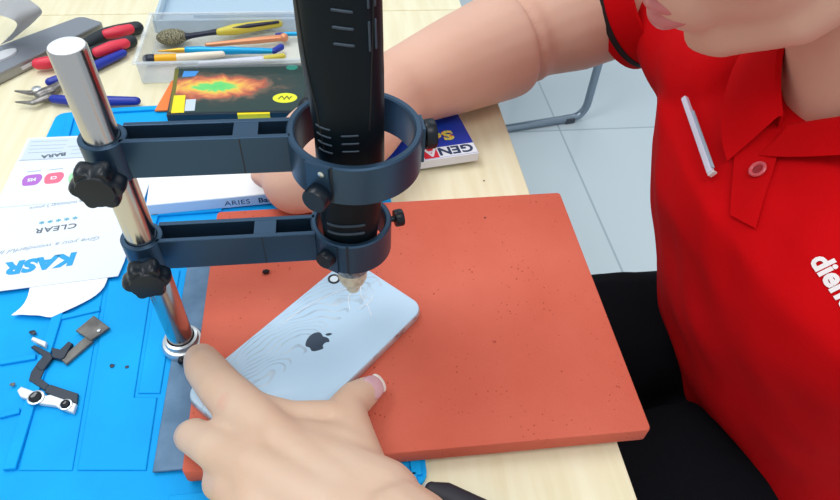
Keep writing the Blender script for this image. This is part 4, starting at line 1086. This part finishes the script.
for sg in (1, -1):
    cb2 = B(); rows_ = []
    for k in range(33):
        t = k/32; th = R(4+176*t)*sg; rise = 0.105*abs(math.sin(th/2))**0.9; wd_ = 0.55 if sg > 0 else 0.9
        dr_ = e1*math.cos(th)+e2*math.sin(th); z_ = V((0, 0, 1)); tip = math.exp(-(t/0.16)**2)
        top_ = Cn + dr_*0.067 + z_*(rise+0.002)
        rows_.append([cb2.verts.new(p) for p in (Cn+dr_*0.063+z_*(rise-0.016), Cn+dr_*0.0655+z_*(rise-0.002), top_, Cn+dr_*0.071+z_*(rise+0.0015), Cn+dr_*(0.0665+wd_*(0.014+0.003*tip))+z_*(rise*(1-0.16*wd_)-wd_*(0.013+0.003*tip)), Cn+dr_*(0.0665+wd_*(0.024+0.006*tip))+z_*(rise*(1-0.3*wd_)-wd_*(0.026+0.008*tip)))])
    for r0, r1 in zip(rows_[:-1], rows_[1:]):
        for j in range(5): cb2.faces.new((r0[j], r0[j+1], r1[j+1], r1[j]))
    for r0 in rows_:                     # keep the fall of the collar outside the shirt
        for v in r0[3:]:
            h = shirt_tree.find_nearest(v.co)
            if h[0] is not None and (v.co-h[0]).dot(h[1]) < 0.003: v.co = h[0]+h[1]*0.003
    bmesh.ops.recalc_face_normals(cb2, faces=cb2.faces); bmesh.ops.solidify(cb2, geom=cb2.faces[:], thickness=0.0014)
    obj('collar', cb2, 'shirt', shirt, 50)
bp_, bn_ = onshirt(760, 172, 0.0030)
bt = obj('button', lathe(B(), [(0.0034, 0.0), (0.0056, 0.0), (0.0058, 0.0010), (0.0052, 0.0016), (0.0040, 0.0015), (0.0034, 0.0007)], 32, place(bp_, zbasis(bn_))), 'button', shirt, 40, label='translucent pink button')
obj('button_centre', lathe(B(), [(0.0036, -0.0002), (0.0036, 0.0006), (0.003, 0.0008)], 24, place(bp_, zbasis(bn_))), 'button_core', bt, 40)
# printing on the chest, draped on the cloth
p0_, n0_ = onshirt(820, 263); p1_, _ = onshirt(838, 288)
xd = (p1_-p0_).normalized(); n0_ = (n0_-xd*n0_.dot(xd)).normalized(); yd = n0_.cross(xd)
tbm = textbm('dienthoaivui', 0.0158, place(p0_-xd*0.004-yd*0.004, basis(xd, yd, n0_)), 0.0, 0.0006, 'LEFT', 0, 1.0, 1.0)
for v in tbm.verts:
    h = shirt_tree.ray_cast(v.co + n0_*0.05, -n0_)
    if h[0] is not None: v.co = h[0] + n0_*0.0008
obj('chest_print', tbm, 'white_print', shirt, 'raw')

q0_, m0_ = onshirt(691, 98, 0.006); q1_, m1_ = onshirt(716, 177, 0.006)
dq_ = (q1_-q0_).normalized(); nq_ = (m0_+m1_).normalized(); nq_ = (nq_-dq_*nq_.dot(dq_)).normalized()
pn = thing('pen', 'clear white pen clipped slanting on the red shirt beside the placket', 'pen', tuple(q1_))
Lq = (q1_-q0_).length
MQ = place(q0_, basis(dq_, nq_.cross(dq_), nq_))
obj('barrel', box(B(), (0.0, -0.0024, -0.0022), (Lq, 0.0018, 0.0022), 0.0008, 2, MQ), 'clear_white', pn)
obj('clip', box(B(), (Lq*0.22, 0.0019, -0.001), (Lq*0.96, 0.0032, 0.0012), 0.0004, 2, MQ), 'print_light', pn)
obj('tip', box(B(), (Lq, -0.0022, -0.0020), (Lq+0.0018, 0.0030, 0.0020), 0.0006, 2, MQ), 'bracket_white', pn)

st2 = thing('stool', 'plain stool hidden under the seated person', 'stool', (0.42, 0.03, FZ))
obj('seat', lathe(B(), [(0.15, -0.365), (0.165, -0.36), (0.165, -0.342), (0.15, -0.335)], 40, Matrix.Translation((0.44, 0.03, 0))), 'seat_grey', st2, 40)
for x, y in ((0.34, -0.07), (0.54, -0.07), (0.34, 0.13), (0.54, 0.13)):
    obj('leg', tube(B(), [(x, y, -0.362), (x+(x-0.44)*0.25, y+(y-0.03)*0.25, FZ+0.012)], 0.012, 12), 'tube', st2, True)

# ================================================================== light
wd = bpy.data.worlds.new('world'); S.world = wd; wd.use_nodes = True
bg = wd.node_tree.nodes['Background']; bg.inputs['Color'].default_value = (0.86, 0.94, 1.0, 1); bg.inputs['Strength'].default_value = 0.72
def area(name, loc, target, sx, sy, power, col):
    l_ = bpy.data.lights.new(name, 'AREA'); l_.shape = 'RECTANGLE'; l_.size = sx; l_.size_y = sy; l_.energy = power; l_.color = col
    o_ = bpy.data.objects.new(name, l_); COL.objects.link(o_); o_.location = loc
    o_.rotation_euler = (V(target)-V(loc)).to_track_quat('-Z', 'Y').to_euler()
area('ceiling_or_fill_light', (-0.7, 0.5, 1.7), (-0.1, 0.05, 0), 1.2, 0.6, 16, (0.95, 0.98, 1.0))
area('ceiling_or_fill_light', (0.25, -0.7, 1.8), (0.2, 0.05, 0), 1.2, 0.6, 13, (1.0, 0.98, 0.96))  # added fill light at the front right, brightens the shirt and face
area('ceiling_or_fill_light', (0.9, 2.0, 1.8), (0.7, 1.6, -0.7), 1.2, 0.6, 8, (0.95, 0.98, 1.0))

S.view_settings.view_transform = 'Standard'; S.view_settings.look = 'None'
S.view_settings.exposure = 0.0; S.view_settings.gamma = 1.0; S.view_settings.use_curve_mapping = False
